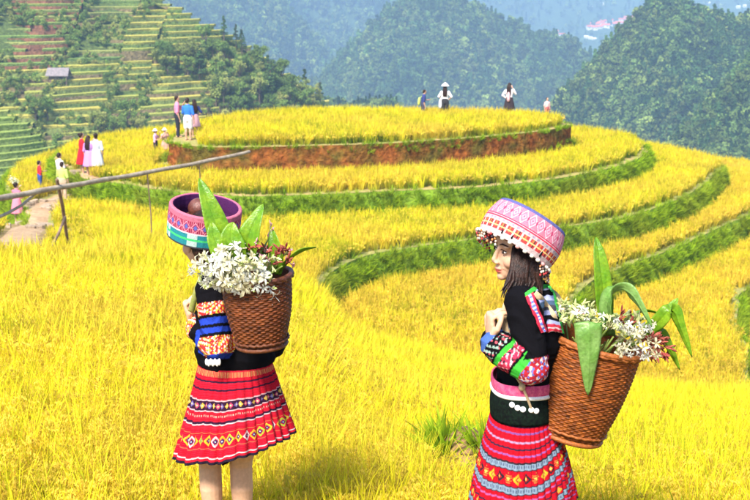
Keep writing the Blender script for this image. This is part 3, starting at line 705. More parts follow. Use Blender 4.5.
# bushes over the hillside
seam = [at(66, 90, 235).x, at(118, 90, 235).x, at(152, 60, 240).x]
X = rng.uniform(-95, -8, 9000); Y = rng.uniform(195, YH + 1, 9000); zz = hill1_z(X, Y); PX = px_of(X, Y); PY = -10 - zz / Y * F
dens = fbm(X / 9, Y / 5 + zz / 4, 3)
wood = (PX > 150 + 0.0 * PY) & (PY > 42 + 0 * PX) & (PY > (PX - 140) * .50 - 3) & ((PX > 195) | (PY > 45)) & ~((PX < 205) & (PY > 78))
yellow = ((PX > 30) & (PX < 205) & (PY > 76) & (PY < 132)) | ((PX > 150) & (PX < 235) & (PY < 46))
k = (PY < 185) & ((np.min([np.abs(X - q + 2.5 * fbm(Y / 6, Y * 0)) for q in seam], 0) < 1.1) | (wood & (rng.random(9000) < .6)) | (~wood & ~yellow & (dens > 0.10) & (rng.random(9000) < .75)) | (yellow & (dens > 0.36)) | ((PY > 118) & (PX > 60) & (PX < 330) & (rng.random(9000) < .6)))
lay('hillside_bushes', X[k], Y[k], zz[k] - .2, BUSH, 'green bushes and scrub over the far terraced hillside', 0.35, 0.95, .1, 'bushes')
X = rng.uniform(-60, -28, 900); Y = rng.uniform(112, YN, 900); zz = crest2(X) - (YN - Y) * .62; k = fbm(X / 5 + 3, Y / 4, 3) > .12
lay('hillside_bushes', X[k], Y[k], zz[k] - .2, BUSH, 'green bushes and scrub over the nearer terraced spur', 0.35, .85, .1, 'bushes')
# single trees on the wooded flank and ridge
def hill_tree(px, py, kind, s, lab, grp='trees on the flank of the terraced hillside'):
    best = None
    for Y in np.arange(190, YH + .5, 1.0):
        p = at(px, py, Y)
        if float(hill1_z(p.x, p.y)) >= p.z: best = p; break
    if best is None: best = at(px, py, YH)
    best.z = float(hill1_z(best.x, best.y)) - .1
    tree(kind, best, s, lab, grp)
hill_tree(224, 38, 3, .85, 'dark pointed conifer standing highest on the terraced hillside ridge'); hill_tree(236, 41, 3, .75, 'slim dark conifer second on the terraced hillside ridge'); hill_tree(242, 52, 5, .9, 'broad dark conifer below the two ridge conifers')
TL = {0: 'round dark green broadleaf tree on the wooded hillside flank', 1: 'round pale green broadleaf tree on the wooded hillside flank', 2: 'tall dark green broadleaf tree on the wooded hillside flank', 4: 'tall pale green broadleaf tree on the wooded hillside flank', 3: 'dark conifer among broadleaf trees on the wooded hillside flank'}
rt = random.Random(21); cnt = 0
for q in range(900):
    px, py = rt.uniform(160, 322), rt.uniform(38, 118)
    if py < (px - 140) * .50 + 12 or (px < 205 and 76 < py) or (px < 185 and py < 48) or (px < 235 and py < 50): continue
    kd = rt.choice([0, 0, 1, 2, 2, 4, 3]); hill_tree(px, py + 6, kd, rt.uniform(.7, 1.2), TL[kd]); cnt += 1
    if cnt > 95: break
# bushes at the foot of the hill between the terraces (near the visitors)
for px, py, kd, s in [(20, 150, 0, .9), (98, 133, 1, 1.0), (36, 128, 0, 1.1), (115, 140, 0, 1.0), (128, 132, 0, 1.1), (140, 140, 1, .9), (48, 124, 0, .9)]:
    hill_tree(px, py, kd, s, 'leafy tree at the foot of the yellow hillside terraces', 'trees at the foot of the hillside terraces')
# hut
p = None
for Y in np.arange(190, YH, .5):
    p = at(59, 82, Y)
    if float(hill1_z(p.x, p.y)) >= p.z: break
hut = empty('hut', p); tag(hut, 'small weathered hut with pale roof standing among the hillside terraces', 'hut')
m_hutwall = mat('hut_boards', (0.16, 0.11, 0.08), .9, .3, 2); m_hutroof = mat('hut_roof', (0.24, 0.20, 0.20), .8, .2, 3, col2=(0.17, .15, .15))
def P(x, y, z): return (p.x + x, p.y + y, p.z + z)
b = MB(); b.box(P(0, 0, .7), (1.55, 1.1, .9)); b.build('wall', m_hutwall, hut, False)
b = MB(); 
for s in (-1, 1): b.add([P(-1.95, 0, 2.6), P(1.95, 0, 2.6), P(2.05, s * 1.6, 1.25), P(-2.05, s * 1.6, 1.25), P(-1.95, 0, 2.48), P(1.95, 0, 2.48), P(2.05, s * 1.6, 1.13), P(-2.05, s * 1.6, 1.13)], [(0, 1, 2, 3), (7, 6, 5, 4), (0, 3, 7, 4), (1, 5, 6, 2), (3, 2, 6, 7)])
b.build('roof', m_hutroof, hut, False)
b = MB(); b.box(P(.5, -1.13, .45), (.35, .04, .62)); b.build('door', mat('hut_door', (.06, .045, .035)), hut, False)
for x in (-1.7, 1.7): b = MB(); b.tube([P(x, -1.4, -1.5), P(x, -1.4, 1.35)], [.07, .07], 6); b.build('post', m_hutwall, hut)

# ---- wooded mountains
def mountain(name, Yc, pts, g, depth, zlo, gully, gsc, label, flabel, ntree, ts, colr, x0=None, x1=None, seed=0, protos=None, back=0.7, pxr=(-40, 800)):
    cf = crest_fn(Yc, pts); xa = at(pts[0][0], 100, Yc).x; xb = at(pts[-1][0], 100, Yc).x
    nx, ny = 150, 70; X, T = np.meshgrid(np.linspace(xa, xb, nx), np.linspace(0, 1, ny)); Y = Yc + depth * 0.5 - T * depth * 1.5
    def H(x, y):
        d = Yc - y; e = np.clip(np.abs(d) / depth * 2, 0, 1)
        w = fbm(x / (gsc * 1.3) + seed, d / (gsc * 3), 4); xx = x + gsc * .55 * w * e
        sm = (cf(xx) + cf(xx - gsc * .06) + cf(xx + gsc * .06)) / 3
        rid = np.abs(fbm(x / gsc + seed * 3.1, d / (gsc * 2.6) + 5, 4)) * 2
        return np.maximum(sm - np.where(d > 0, g * d, -back * d) - gully * e * rid + gully * .35 * e * fbm(x / gsc * 2.5, y / gsc * 2.5, 3), zlo)
    Zm = H(X, Y); o = grid_mesh(name, np.stack([X, Y, Zm], -1), mat(name + label[:9], colr[0], .95, .3, 6 / gsc, 0, col2=colr[1])); tag(o, label, 'mountain', kind='structure')
    if ntree:
        x = rng.uniform(xa, xb, ntree * 4); y = rng.uniform(Yc - depth, Yc + depth * .06, ntree * 4); z = H(x, y); pxx = px_of(x, y); pyy = -10 - z / y * F
        k = (pxx > pxr[0]) & (pxx < pxr[1]) & (pyy < 175) & (pyy > -60) & (z > zlo + 1); k = np.nonzero(k)[0][:ntree]
        lay('forest', x[k], y[k], z[k] - .3, protos or FOREST, flabel, ts * .6, ts * 1.25, .05, 'forest')
    return H
FC = ((0.03, 0.06, 0.02), (0.05, 0.09, 0.03))
mountain('mountain', 950, [(150, 220), (250, 150), (322, 84), (345, 58), (385, 20), (408, 4), (430, -6), (458, 2), (480, 18), (530, 36), (575, 50), (592, 62), (640, 110), (700, 170)], .72, 160, -160, 42, 60, 'conical wooded mountain rising behind the hilltop', 'hazy blue green forest covering the conical mountain', 7000, 2.5, FC, seed=2)
mountain('mountain', 560, [(500, 190), (540, 130), (560, 106), (590, 76), (615, 46), (640, 22), (660, 6), (672, 4), (690, 17), (712, 25), (735, 30), (770, 26), (850, 0), (1000, 40)], .72, 105, -100, 26, 40, 'dark green wooded mountain behind the curling terraces', 'dark green forest covering the mountain behind the curling terraces', 5000, 1.9, FC, seed=7)
Hs = mountain('mountain', 430, [(610, 230), (650, 176), (690, 132), (712, 108), (735, 84), (755, 60), (800, 20), (900, -20), (1000, 30)], .62, 80, -80, 14, 26, 'nearer wooded spur with a grassy clearing', 'green trees covering the nearer wooded spur', 1700, 1.5, ((0.07, 0.10, 0.03), (0.13, 0.14, 0.045)), seed=11)
mountain('mountain', 480, [(240, 200), (290, 140), (314, 103), (335, 106), (352, 110), (372, 104), (388, 103), (405, 116), (450, 150), (500, 180)], .5, 80, -90, 4, 18, 'low wooded foothill just behind the hilltop', 'green trees on the low foothill just behind the hilltop', 1500, 1.05, FC, seed=4)
mountain('mountain', 1250, [(-200, -120), (100, -80), (200, -56), (250, -22), (285, 12), (318, 48), (345, 78), (372, 100), (450, 160), (560, 240)], .6, 280, -190, 56, 105, 'steep hazy blue mountain beyond the terraced hillside', 'hazy forest on the steep blue mountain', 6000, 3.3, FC, seed=5)
mountain('mountain', 1650, [(-100, -90), (200, -90), (330, -60), (385, -26), (420, 10), (470, 60), (560, 130)], .5, 400, -220, 50, 120, 'pale far blue mountain behind the conical mountain', 'hazy forest on the pale far mountain', 4500, 4.4, FC, seed=6)
# far slope with fields and villages
Hf = mountain('mountain', 2400, [(200, -150), (400, -70), (520, -30), (620, -26), (700, -40), (800, -60), (1000, -140)], .22, 1100, -200, 22, 190, 'pale far slope with fields and villages across the wide valley', 'hedgerows and woods on the pale far slope', 1500, 3.0, ((0.08, 0.13, 0.05), (0.34, 0.33, 0.15)), seed=8, pxr=(450, 800))
m_vwall = mat('village_wall', (0.72, 0.68, 0.62), .9, .1, .05); m_vroof = mat('village_red_roof', (0.55, 0.13, 0.06), .9, .2, .05); m_wroof = mat('village_white_roof', (0.75, 0.75, 0.75), .8, .1, .05); m_vwin = mat('village_window', (0.05, .06, .08), .3)
def far_house(px, py, w, d, h, red, label, rz):
    for Y in np.arange(1150, 2400, 3.0):
        q = at(px, py, Y)
        if float(Hf(np.array([q.x]), np.array([q.y]))[0]) >= q.z: break
    o = empty('village_house', q); o.rotation_euler = (0, 0, rz); tag(o, label, 'house', 'houses of the far village')
    def bb(nm, vs, fs, m):
        me = bpy.data.meshes.new(nm); me.from_pydata(vs, [], fs); me.materials.append(m); me.update(); c_ = link_mesh(nm, me); c_.parent = o; return c_
    bb('wall', [(-w, -d, -5), (w, -d, -5), (w, d, -5), (-w, d, -5), (-w, -d, h), (w, -d, h), (w, d, h), (-w, d, h), (-w, 0, h * 1.45), (w, 0, h * 1.45)], [(0, 1, 5, 4), (1, 2, 6, 9, 5), (2, 3, 7, 6), (3, 0, 4, 8, 7)], m_vwall)
    e = 1.12; bb('roof', [(-w * e, -d * 1.2, h * .95), (w * e, -d * 1.2, h * .95), (w * e, 0, h * 1.6), (-w * e, 0, h * 1.6), (-w * e, d * 1.2, h * .95), (w * e, d * 1.2, h * .95)], [(0, 1, 2, 3), (3, 2, 5, 4)], m_vroof if red else m_wroof)
    for k in (-.5, .5): bb('window', [(w * k - w * .15, -d - .1, h * .35), (w * k + w * .15, -d - .1, h * .35), (w * k + w * .15, -d - .1, h * .7), (w * k - w * .15, -d - .1, h * .7)], [(0, 1, 2, 3)], m_vwin)
rh = random.Random(5)
for i in range(17):
    px = [590, 596, 601, 606, 610, 615, 620, 627, 632, 636, 612, 604, 598, 630, 640, 622, 594][i] + rh.uniform(-1, 1); py = 28 - (px - 588) * .17 + rh.uniform(-3, 3)
    far_house(px, py, rh.uniform(4.5, 7), rh.uniform(2.5, 4), rh.uniform(3, 4.5), True, 'red roofed house in the village on the far slope', rh.uniform(-.4, .4))
for px, py in [(586, 38), (590, 39), (594, 40)]: far_house(px, py, 3.2, 2.2, 2.6, False, 'white roofed house below the red roofed far village', 0.1)
for px, py in [(590, 8), (602, 5)]: far_house(px, py, 3.4, 2.2, 2.6, False, 'white roofed house alone above the red roofed far village', -.1)
for px, py in [(708, 4), (738, 8), (745, 7)]: far_house(px, py, 3.4, 2.2, 2.6, False, 'white roofed house seen past the top of the dark mountain', .2)
for px, py in [(562, 36), (555, 33)]: far_house(px, py, 5, 2.5, 3, True, 'tan roofed house in fields below the far village', .2)

# ---- the hazy air
hm = bpy.data.materials.new('hazy_air'); hm.use_nodes = True; hn = hm.node_tree.nodes; hn.clear()
pv = hn.new('ShaderNodeVolumePrincipled'); pv.inputs['Color'].default_value = (0.44, 0.65, 0.95, 1); pv.inputs['Density'].default_value = 0.00046; pv.inputs['Anisotropy'].default_value = 0.0
ho = hn.new('ShaderNodeOutputMaterial'); hm.node_tree.links.new(pv.outputs[0], ho.inputs['Volume'])
allz = [-500, 700]
b = MB(); b.box((0, 0, 95), (9500, 9500, 335)); hz = b.build('haze', hm, None, False); tag(hz, 'pale blue haze filling the valley air', 'haze', kind='stuff')

# ================================================================== PEOPLE
m_skin = mat('skin', (1, 1, 1), 0.55, 0.09, 22, 0.15, 420, attr=True, spec=0.3)
m_hair = mat('dark_hair', (0.014, 0.007, 0.005), 0.42, 0.4, 60, 0.5, 220, spec=0.22, col2=(0.035, 0.014, 0.009))
m_cloth = mat('cloth', (1, 1, 1), 0.9, 0.16, 40, 0.35, 420, attr=True, spec=0.15)
m_black = mat('black_velvet', (0.006, 0.0055, 0.007), 0.95, 0.4, 30, 0.4, 300, spec=0.04, col2=(0.01, 0.009, 0.011))
m_embroid = mat('embroidered_cloth', (1, 1, 1), 0.95, 0.3, 110, 0.9, 420, attr=True, spec=0.03)
m_strap = mat('woven_strap', (0.52, 0.38, 0.22), 0.85, 0.2, 60, 0.5, 400, col2=(0.42, 0.29, 0.16))
m_weave = mat('woven_bamboo_strips', (1, 1, 1), 0.6, 0.22, 45, 0.4, 260, attr=True, spec=.25)
m_white = mat('white_trim', (0.82, 0.80, 0.76), 0.8, 0.1, 60)
m_silver = mat('silver_disc', (0.80, 0.80, 0.80), 0.3, 0.08, 60, spec=.8)
SKIN = (0.62, 0.36, 0.225)
def V3(v): return Vector(v)
def frame(front, up=(0, 0, 1)):
    f = V3(front).normalized(); u = V3(up); u = (u - f * u.dot(f)).normalized(); r = f.cross(u)
    return Matrix((r, f, u)).transposed()                  # columns: right, front, up

def head(b, c, R, s=1.0):
    """skull, jaw and features into mesh b; R = frame(front, up); c = centre at eye height"""
    q = lambda r, f, u: c + R @ V3((r * s, f * s, u * s)); e = lambda r, f, u, a, d, h: b.ell(q(r, f, u), (a * s, d * s, h * s), R, 16, 11)
    e(0, -.008, .028, .073, .092, .086); e(0, .028, -.040, .056, .060, .066); e(0, .048, -.072, .036, .036, .038); e(0, .066, -.095, .020, .018, .017)
    e(0, .052, .035, .056, .034, .045)
    for k in (-1, 1):
        e(.035 * k, .051, -.036, .028, .029, .028); e(.030 * k, .068, .016, .022, .012, .008); e(.074 * k, -.004, -.012, .010, .020, .031); e(.011 * k, .092, -.043, .0075, .010, .007)
    b.tube([q(0, .078, .012), q(0, .092, -.012), q(0, .100, -.034), q(0, .096, -.043)], [.007 * s, .0075 * s, .0092 * s, .007 * s], 10)
    e(0, .080, -.067, .021, .0135, .0055); e(0, .077, -.077, .018, .0135, .0062)
    for k in (-1, 1): e(.024 * k, .068, -.062, .009, .010, .006); e(0, .075, -.060, .024, .012, .010)
def head_details(root, c, R, s=1.0):
    q = lambda r, f, u: c + R @ V3((r * s, f * s, u * s))
    for k in (-1, 1):
        b = MB(); b.ell(q(.031 * k, .0735, -.002), (.0115 * s, .007 * s, .0048 * s), R, 12, 8, (.7, .66, .62)); b.ell(q(.033 * k, .0795, -.002), (.0052 * s, .003 * s, .0052 * s), R, 10, 6, (.02, .012, .01)); b.build('eye', m_cloth, root, colors=True)
        b = MB(); b.tube([q(.016 * k, .0815, .003), q(.028 * k, .084, .0075), q(.045 * k, .075, .003)], [.0016 * s, .0024 * s, .0014 * s], 6); b.build('eyelashes', m_hair, root)
        b = MB(); b.tube([q(.013 * k, .083, .020), q(.030 * k, .083, .026), q(.050 * k, .070, .021)], [.002 * s, .0032 * s, .0015 * s], 6); b.build('eyebrow', m_hair, root)
def skin_colours(c, R, s=1.0, lip=(0.48, 0.07, 0.06), base=SKIN):
    Rn = np.array(R.transposed()); cn = np.array(c); base_ = base
    def fn(v):
        L = (v - cn) @ Rn.T / s; col = np.tile(np.array(base_), (len(v), 1))
        m = np.exp(-((L[:, 0] / .021) ** 4 + ((L[:, 1] - .088) / .016) ** 4 + ((L[:, 2] + .0715) / .0095) ** 4)); col = col * (1 - m[:, None]) + np.array(lip) * m[:, None]
        ck = np.exp(-(((np.abs(L[:, 0]) - .04) / .022) ** 2 + ((L[:, 1] - .065) / .03) ** 2 + ((L[:, 2] + .036) / .022) ** 2)) * .35
        return col * (1 - ck[:, None]) + np.array((0.56, 0.22, 0.15)) * ck[:, None]
    return fn
def hand(b, wrist, d, n, s=1.0, curl=1.25, thumb=1, spread=0.0):
    """palm from wrist along d; n = back of the hand; fingers curl away from n; thumb side = thumb * (d x n)"""
    d = V3(d).normalized(); n = V3(n); n = (n - d * n.dot(d)).normalized(); a = d.cross(n) * thumb; w = V3(wrist)
    b.tube([w - d * .02 * s, w + d * .02 * s, w + d * .055 * s, w + d * .085 * s], [(.024 * s, .018 * s), (.033 * s, .017 * s), (.040 * s, .0155 * s), (.038 * s, .013 * s)], 14, hint=n)
    for i in range(4):
        o = (1.5 - i) * .0205 * s; L = [.036, .040, .038, .030][i] * s; p = w + d * (.080 - .004 * abs(1.2 - i)) * s + a * o; pts = [p - d * .012 * s, p]; ang = 0.25
        for k in range(3):
            ang += curl * (.9 if k == 0 else .75) / 1.0 * .6; dirv = d * math.cos(ang) - n * math.sin(ang); dirv += a * spread * (1.5 - i) * .1
            p = p + dirv * L * [1.0, .72, .6][k]; pts.append(p)
        r = [.0082, .0086, .0082, .0072][i] * s; b.tube(pts, [r, r * 1.05, r, r * .92, r * .8], 10)
    p = w + d * .022 * s + a * .030 * s; t1 = p + (d * .55 + a * .55 - n * .35) * .034 * s; t2 = t1 + (d * .85 - a * .05 - n * .45) * .030 * s; t3 = t2 + (d * .8 - a * .4 - n * .4) * .022 * s
    b.tube([w + d * .012 * s + a * .012 * s, p, t1, t2, t3], [.014 * s, .0135 * s, .0108 * s, .0098 * s, .008 * s], 10)
def nails(root, wrist, d, n, s, curl, thumb): pass

def pleated_skirt(root, name, wc, wr, hc, hr, paint, pleats=46, rows=150, cols=920, bulge=0.0, front=0.0, phase=0.0, hemdrop=None, depth=0.03):
    """cloth from waist ellipse to hem ellipse with pleats that open towards the hem"""
    u = np.linspace(0, 2 * np.pi, cols, endpoint=False); v = np.linspace(0, 1, rows)
    U, Vv = np.meshgrid(u, v); wc, hc = np.array(wc), np.array(hc)
    grow = Vv ** 0.85
    jit = 0.5 * fbm(np.cos(U) * 3 + phase, np.sin(U) * 3, 3); w = np.sin(U * pleats + jit * 4) ; w = np.sign(w) * np.abs(w) ** .75
    big = np.sin(U * 9 + phase + 2 * jit) * .55 + np.sin(U * 5 + 1.3 * phase) * .45
    amp = (0.03 + depth * grow) * .42 * w + 0.07 * grow ** 1.3 * big
    rx = wr[0] + (hr[0] - wr[0]) * Vv + bulge * np.sin(np.pi * Vv) * .5; ry = wr[1] + (hr[1] - wr[1]) * Vv + bulge * np.sin(np.pi * Vv) * .5
    cx = wc[0] + (hc[0] - wc[0]) * Vv; cy = wc[1] + (hc[1] - wc[1]) * Vv; cz = wc[2] + (hc[2] - wc[2]) * Vv
    hd = hemdrop(U) if hemdrop is not None else 0
    X = cx + np.cos(U) * rx * (1 + amp); Yq = cy + np.sin(U) * ry * (1 + amp); Zq = cz + hd * Vv + .006 * Vv * np.sin(U * 9 + 2)
    col = paint(U / (2 * np.pi), Vv); col = np.clip(col, 0, .62) * np.array((.86, .8, .8))
    o = grid_mesh(name, np.stack([X, Yq, Zq], -1), m_embroid, root, wrap=True, col=col)
    md = o.modifiers.new('thick', 'SOLIDIFY'); md.thickness = .004; md.offset = -1
    return o
def mixc(c, m, k): return c * (1 - m[..., None]) + np.array(k) * m[..., None]
def band(v, a, b): return ((v >= a) & (v < b)).astype(float)
def diamonds(u, v, n, v0, v1, size=1.0):
    x = np.abs((u * n) % 1 - .5) * 2; y = np.abs((v - (v0 + v1) / 2) / ((v1 - v0) / 2)); return ((x + y) < size).astype(float) * (y <= 1)

def hat(root, c, ax, fr, r0, r1, h, thick, paint, inner, name='hat', rows=70, cols=420, bow=.012):
    """thick drum-shaped turban: c = centre of the lower edge, ax = axis, fr = direction of u = 0"""
    ax = V3(ax).normalized(); f = V3(fr); f = (f - ax * f.dot(ax)).normalized(); s = ax.cross(f)
    u = np.linspace(0, 2 * np.pi, cols, endpoint=False); prof = []; cols_ = []
    for i in range(rows): v = i / (rows - 1); prof.append((r0 + (r1 - r0) * v + bow * math.sin(math.pi * v), h * v)); cols_.append(paint(u / (2 * np.pi), np.full(cols, v)))
    for k in range(1, 7): a = k / 6 * math.pi; prof.append((r1 - thick / 2 + math.cos(a) * thick / 2, h + math.sin(a) * thick * .35)); cols_.append(paint(u / (2 * np.pi), np.full(cols, 1.0)) if k < 5 else np.tile(inner, (cols, 1)))
    for i in range(1, 8): v = 1 - i / 7; prof.append((r0 + (r1 - r0) * v - thick + .006 * math.sin(i * 2.5), h * v)); cols_.append(np.tile(np.array(inner) * (1 - .15 * (i % 2)), (cols, 1)))
    prof.append((r0, 0)); cols_.append(cols_[0])
    A = np.array(ax); Fv = np.array(f); S = np.array(s); Pq = np.array([[np.array(c) + A * z + (Fv * math.cos(t) + S * math.sin(t)) * (r * (1 + .006 * math.sin(5 * t + 1) + .003 * math.sin(31 * t))) for t in u] for r, z in prof])
    return grid_mesh(name, Pq, m_embroid, root, wrap=True, col=np.array(cols_)), (lambda t, v, dr=0: V3(c) + ax * (h * v) + (f * math.cos(t) + s * math.sin(t)) * (r0 + (r1 - r0) * v + dr))

def basket(root_label, base, top, r0, r1, mat_, group, rows=34, stakes=44, cols=None):
    base, top = V3(base), V3(top); ax = (top - base); H = ax.length; ax.normalize(); f = ax.orthogonal().normalized(); s = ax.cross(f)
    root = empty('basket', base); tag(root, root_label, 'basket', group)
    nu = stakes * 4; nv = rows * 4; u = np.linspace(0, 2 * np.pi, nu, endpoint=False); Pq = []
    A, Fv, S, B = map(np.array, (ax, f, s, base))
    def rad(t): return r0 + (r1 - r0) * t ** .8 + .012 * math.sin(math.pi * t)
    def wall(off, weave):
        out = []
        for i in range(nv + 1):
            t = i / nv; row = i / 4.0; sg = 1 if int(row) % 2 == 0 else -1
            r = rad(t) + off + (weave * np.sin(u * stakes / 2) * sg * abs(math.sin(math.pi * row)) + weave * .8 * abs(math.sin(math.pi * row)))
            sq = 1 + .05 * np.cos(4 * u) * (1 - t)
            out.append(B + A * (H * t) + (Fv[None] * np.cos(u)[:, None] + S[None] * np.sin(u)[:, None]) * (r * sq)[:, None])
        return out
    P_ = np.array(wall(0, .0026)); rc = np.random.default_rng(rows); cell = rc.uniform(.6, 1.35, (rows + 1, stakes)); rowv = rc.uniform(.8, 1.2, rows + 1); dark = rc.random((rows + 1, stakes)) < .05
    iv = np.minimum(np.arange(nv + 1) // 4, rows); ju = (np.arange(nu) // 4 + 0) % stakes; val = cell[iv][:, ju] * rowv[iv][:, None]; gap = np.where((np.arange(nv + 1) % 4 == 0)[:, None], .45, 1.0); tone = rc.random((rows + 1, stakes))[iv][:, ju][..., None]
    CC_ = (np.array(cols[0]) * (1 - tone) + np.array(cols[1]) * tone) * (val * gap * np.where(dark[iv][:, ju], .45, 1))[..., None]
    grid_mesh('woven_wall', P_, m_weave, root, wrap=True, col=CC_)
    P_ = np.array(wall(-.009, 0)[::4]); grid_mesh('lining', P_[:, ::4], mat_, root, wrap=True)
    b = MB(); n = 48; ring = [base + f * math.cos(i * 6.2832 / n) * (r0 - .006) + s * math.sin(i * 6.2832 / n) * (r0 - .006) + ax * .01 for i in range(n)]; b.add(ring + [p_ + ax * .008 for p_ in ring], [tuple(range(n))[::-1], tuple(range(n, 2 * n))] + [(i, (i + 1) % n, n + (i + 1) % n, n + i) for i in range(n)]); b.build('floor', mat_, root)
    def hoop(t, rr, nm, off=.004, tw=.0):
        b = MB(); n = 72; pts = []; q = []
        for i in range(n + 1):
            a = i * 6.28319 / n; r = rad(t) + off + tw * math.sin(a * 26); q.append(base + ax * (H * t + tw * math.cos(a * 26)) + (f * math.cos(a) + s * math.sin(a)) * r)
        b.tube(q, [rr] * (n + 1), 8, cap=False); b.build(nm, mat_, root)
    hoop(1.0, .010, 'rim'); hoop(.975, .006, 'rim', .007, .003); hoop(.02, .009, 'base_hoop'); hoop(.10, .005, 'base_hoop', .006, .002)
    return root, rad, ax, f, s
def leaf_part(root, pts, w, side, m, fold=.25):
    """broad pointed leaf: smooth blade with a midrib"""
    P_ = catmull([tuple(p) for p in pts], 6, False); n = len(P_); wd = []
    for i in range(n):
        t = i / (n - 1); wd.append(max(.001, w * (math.sin(math.pi * min(1, (t * .91 + .09))) ** .75) * (1 - .25 * t)))
    wd[-1] = .0012; b = MB(); sd_ = V3(side)
    rows = []
    for i in range(n):
        p = V3(P_[i]); t = (V3(P_[min(i + 1, n - 1)]) - V3(P_[max(i - 1, 0)])).normalized(); a = (sd_ - t * sd_.dot(t)).normalized(); nn = a.cross(t)
        rows.append([p + a * (k * wd[i]) + nn * (fold * wd[i] * (abs(k) ** 1.3) + .05 * wd[i] * math.sin(i * .9 + k * 2)) for k in (-1, -.75, -.5, -.25, -.07, 0, .07, .25, .5, .75, 1)])
        rows[-1][5] = rows[-1][5] - nn * .0022
    o = grid_mesh('leaf', np.array([[tuple(x) for x in r] for r in rows]), m, root); md = o.modifiers.new('thick', 'SOLIDIFY'); md.thickness = .0012
    return o
m_leafg = mat('ginger_leaf', (0.13, 0.30, 0.012), 0.3, 0.2, 25, 0.3, 120, spec=.4, transl=.35, col2=(0.24, 0.40, 0.018))
m_leafpale = mat('pale_ginger_leaf', (0.14, 0.29, 0.05), 0.32, 0.2, 25, 0.3, 120, spec=.4, transl=.25, col2=(0.21, 0.36, 0.09))
m_petal = mat('white_petal', (0.74, 0.73, 0.64), 0.6, 0.06, 40, transl=.3); m_cream2 = mat('cream_petal', (0.66, 0.60, 0.38), 0.6, 0.1, 40, transl=.3); m_cream = mat('cream_bud', (0.72, 0.68, 0.36), 0.6, 0.2, 60, transl=.2, col2=(0.45, 0.55, 0.16)); m_dryred = mat('dry_red_bract', (0.24, 0.035, 0.03), 0.8, 0.3, 60, col2=(0.36, 0.10, 0.06)); m_pinkbud = mat('pink_bud', (0.72, 0.28, 0.34), 0.7, .2, 60, col2=(.8, .55, .5)); m_stem = mat('green_stem', (0.22, 0.30, 0.06), .7, .2, 30)
def flower_mesh(seed, m, size=.028):
    r = random.Random(seed); b = MB()
    for k in range(5):
        a = k * 1.2566 + r.uniform(-.25, .25); o = V3((math.cos(a), math.sin(a), 0)); sd_ = V3((-o.y, o.x, 0)); L = size * r.uniform(.8, 1.2); w = size * (.25 if k % 2 else .17)
        b.ribbon([V3((0, 0, -.3 * size)), o * L * .35 + V3((0, 0, .32 * size)), o * L * .8 + V3((0, 0, .42 * size)), o * L * 1.15 + V3((0, 0, r.uniform(-.1, .35) * size))], [w * .25, w * .9, w, w * .15], sd_, 0, fold=.25)
    b.tube([(0, 0, -1.1 * size), (.1 * size, 0, -.2 * size)], [size * .06, size * .09], 6)
    for k in range(2): b.tube([(0, 0, 0), (r.uniform(-.3, .3) * size, r.uniform(-.3, .3) * size, size * 1.2)], [size * .03, size * .02], 5)
    return b.mesh('flower', m)
def bud_mesh(seed, m, size=.02):
    r = random.Random(seed); b = MB()
    for k in range(6):
        a = r.uniform(0, 6.28); o = V3((math.cos(a) * .5, math.sin(a) * .5, 1)).normalized(); st = V3((0, 0, size * .25 * k - size * .6)); b.tube([st, st + o * size * .7, st + o * size * 1.25], [size * .10, size * .2, size * .08], 6)
    return b.mesh('bud', m)
FLW = [flower_mesh(i, m_petal) for i in range(4)]; FLC = [flower_mesh(i + 40, m_cream2) for i in range(3)]; BUD = [bud_mesh(i, m_cream) for i in range(3)]; DRY = [bud_mesh(i + 9, m_dryred, .024) for i in range(3)]; PNK = [bud_mesh(i + 19, m_pinkbud, .018) for i in range(2)]
def put(root, nm, me, loc, nrm, s):
    o = bpy.data.objects.new(nm, me); COL.objects.link(o); o.parent = root; o.location = V3(loc) - ORG[root.name]
    q = V3(nrm).normalized().to_track_quat('Z', 'Y'); o.rotation_mode = 'QUATERNION'; o.rotation_quaternion = q @ Euler((0, 0, random.uniform(0, 6.28))).to_quaternion(); o.scale = (s, s, s); return o
def coin(b, c, n, r):
    n = V3(n).normalized(); R = frame(n.orthogonal(), n); b.ell(c, (r, r, r * .3), R, 14, 6)
def creases(me, amp, kx, kz, seed=0.0):
    """cloth creases: push the surface in and out along its normals"""
    n = len(me.vertices); v = np.empty(n * 3, np.float32); nn = np.empty(n * 3, np.float32); me.vertices.foreach_get('co', v); me.vertices.foreach_get('normal', nn); v = v.reshape(-1, 3); nn = nn.reshape(-1, 3)
    t = fbm((v[:, 0] + v[:, 1] * .7) * kx + seed, v[:, 2] * kz + fbm(v[:, 0] * 9, v[:, 1] * 9 + seed, 2) * 2, 3); f = -np.abs(t) ** .8 + .25
    me.vertices.foreach_set('co', (v + nn * (f * amp)[:, None]).astype(np.float32).ravel()); me.update()

def seg_param(v, a, b):
    a = np.array(a); b = np.array(b); d = b - a; t = (v - a) @ d / (d @ d); c = a + np.clip(t, 0, 1)[:, None] * d
    return t, np.linalg.norm(v - c, axis=1)
def spots(v, k, th, o=0.0): return ((np.sin(v[:, 0] * k + o) * np.sin(v[:, 1] * k + 1.7 * o) + np.sin(v[:, 2] * k + 2.3 * o) * np.sin((v[:, 0] + v[:, 1]) * k * .6)) > th)
BLK = (0.006, 0.0055, 0.007)

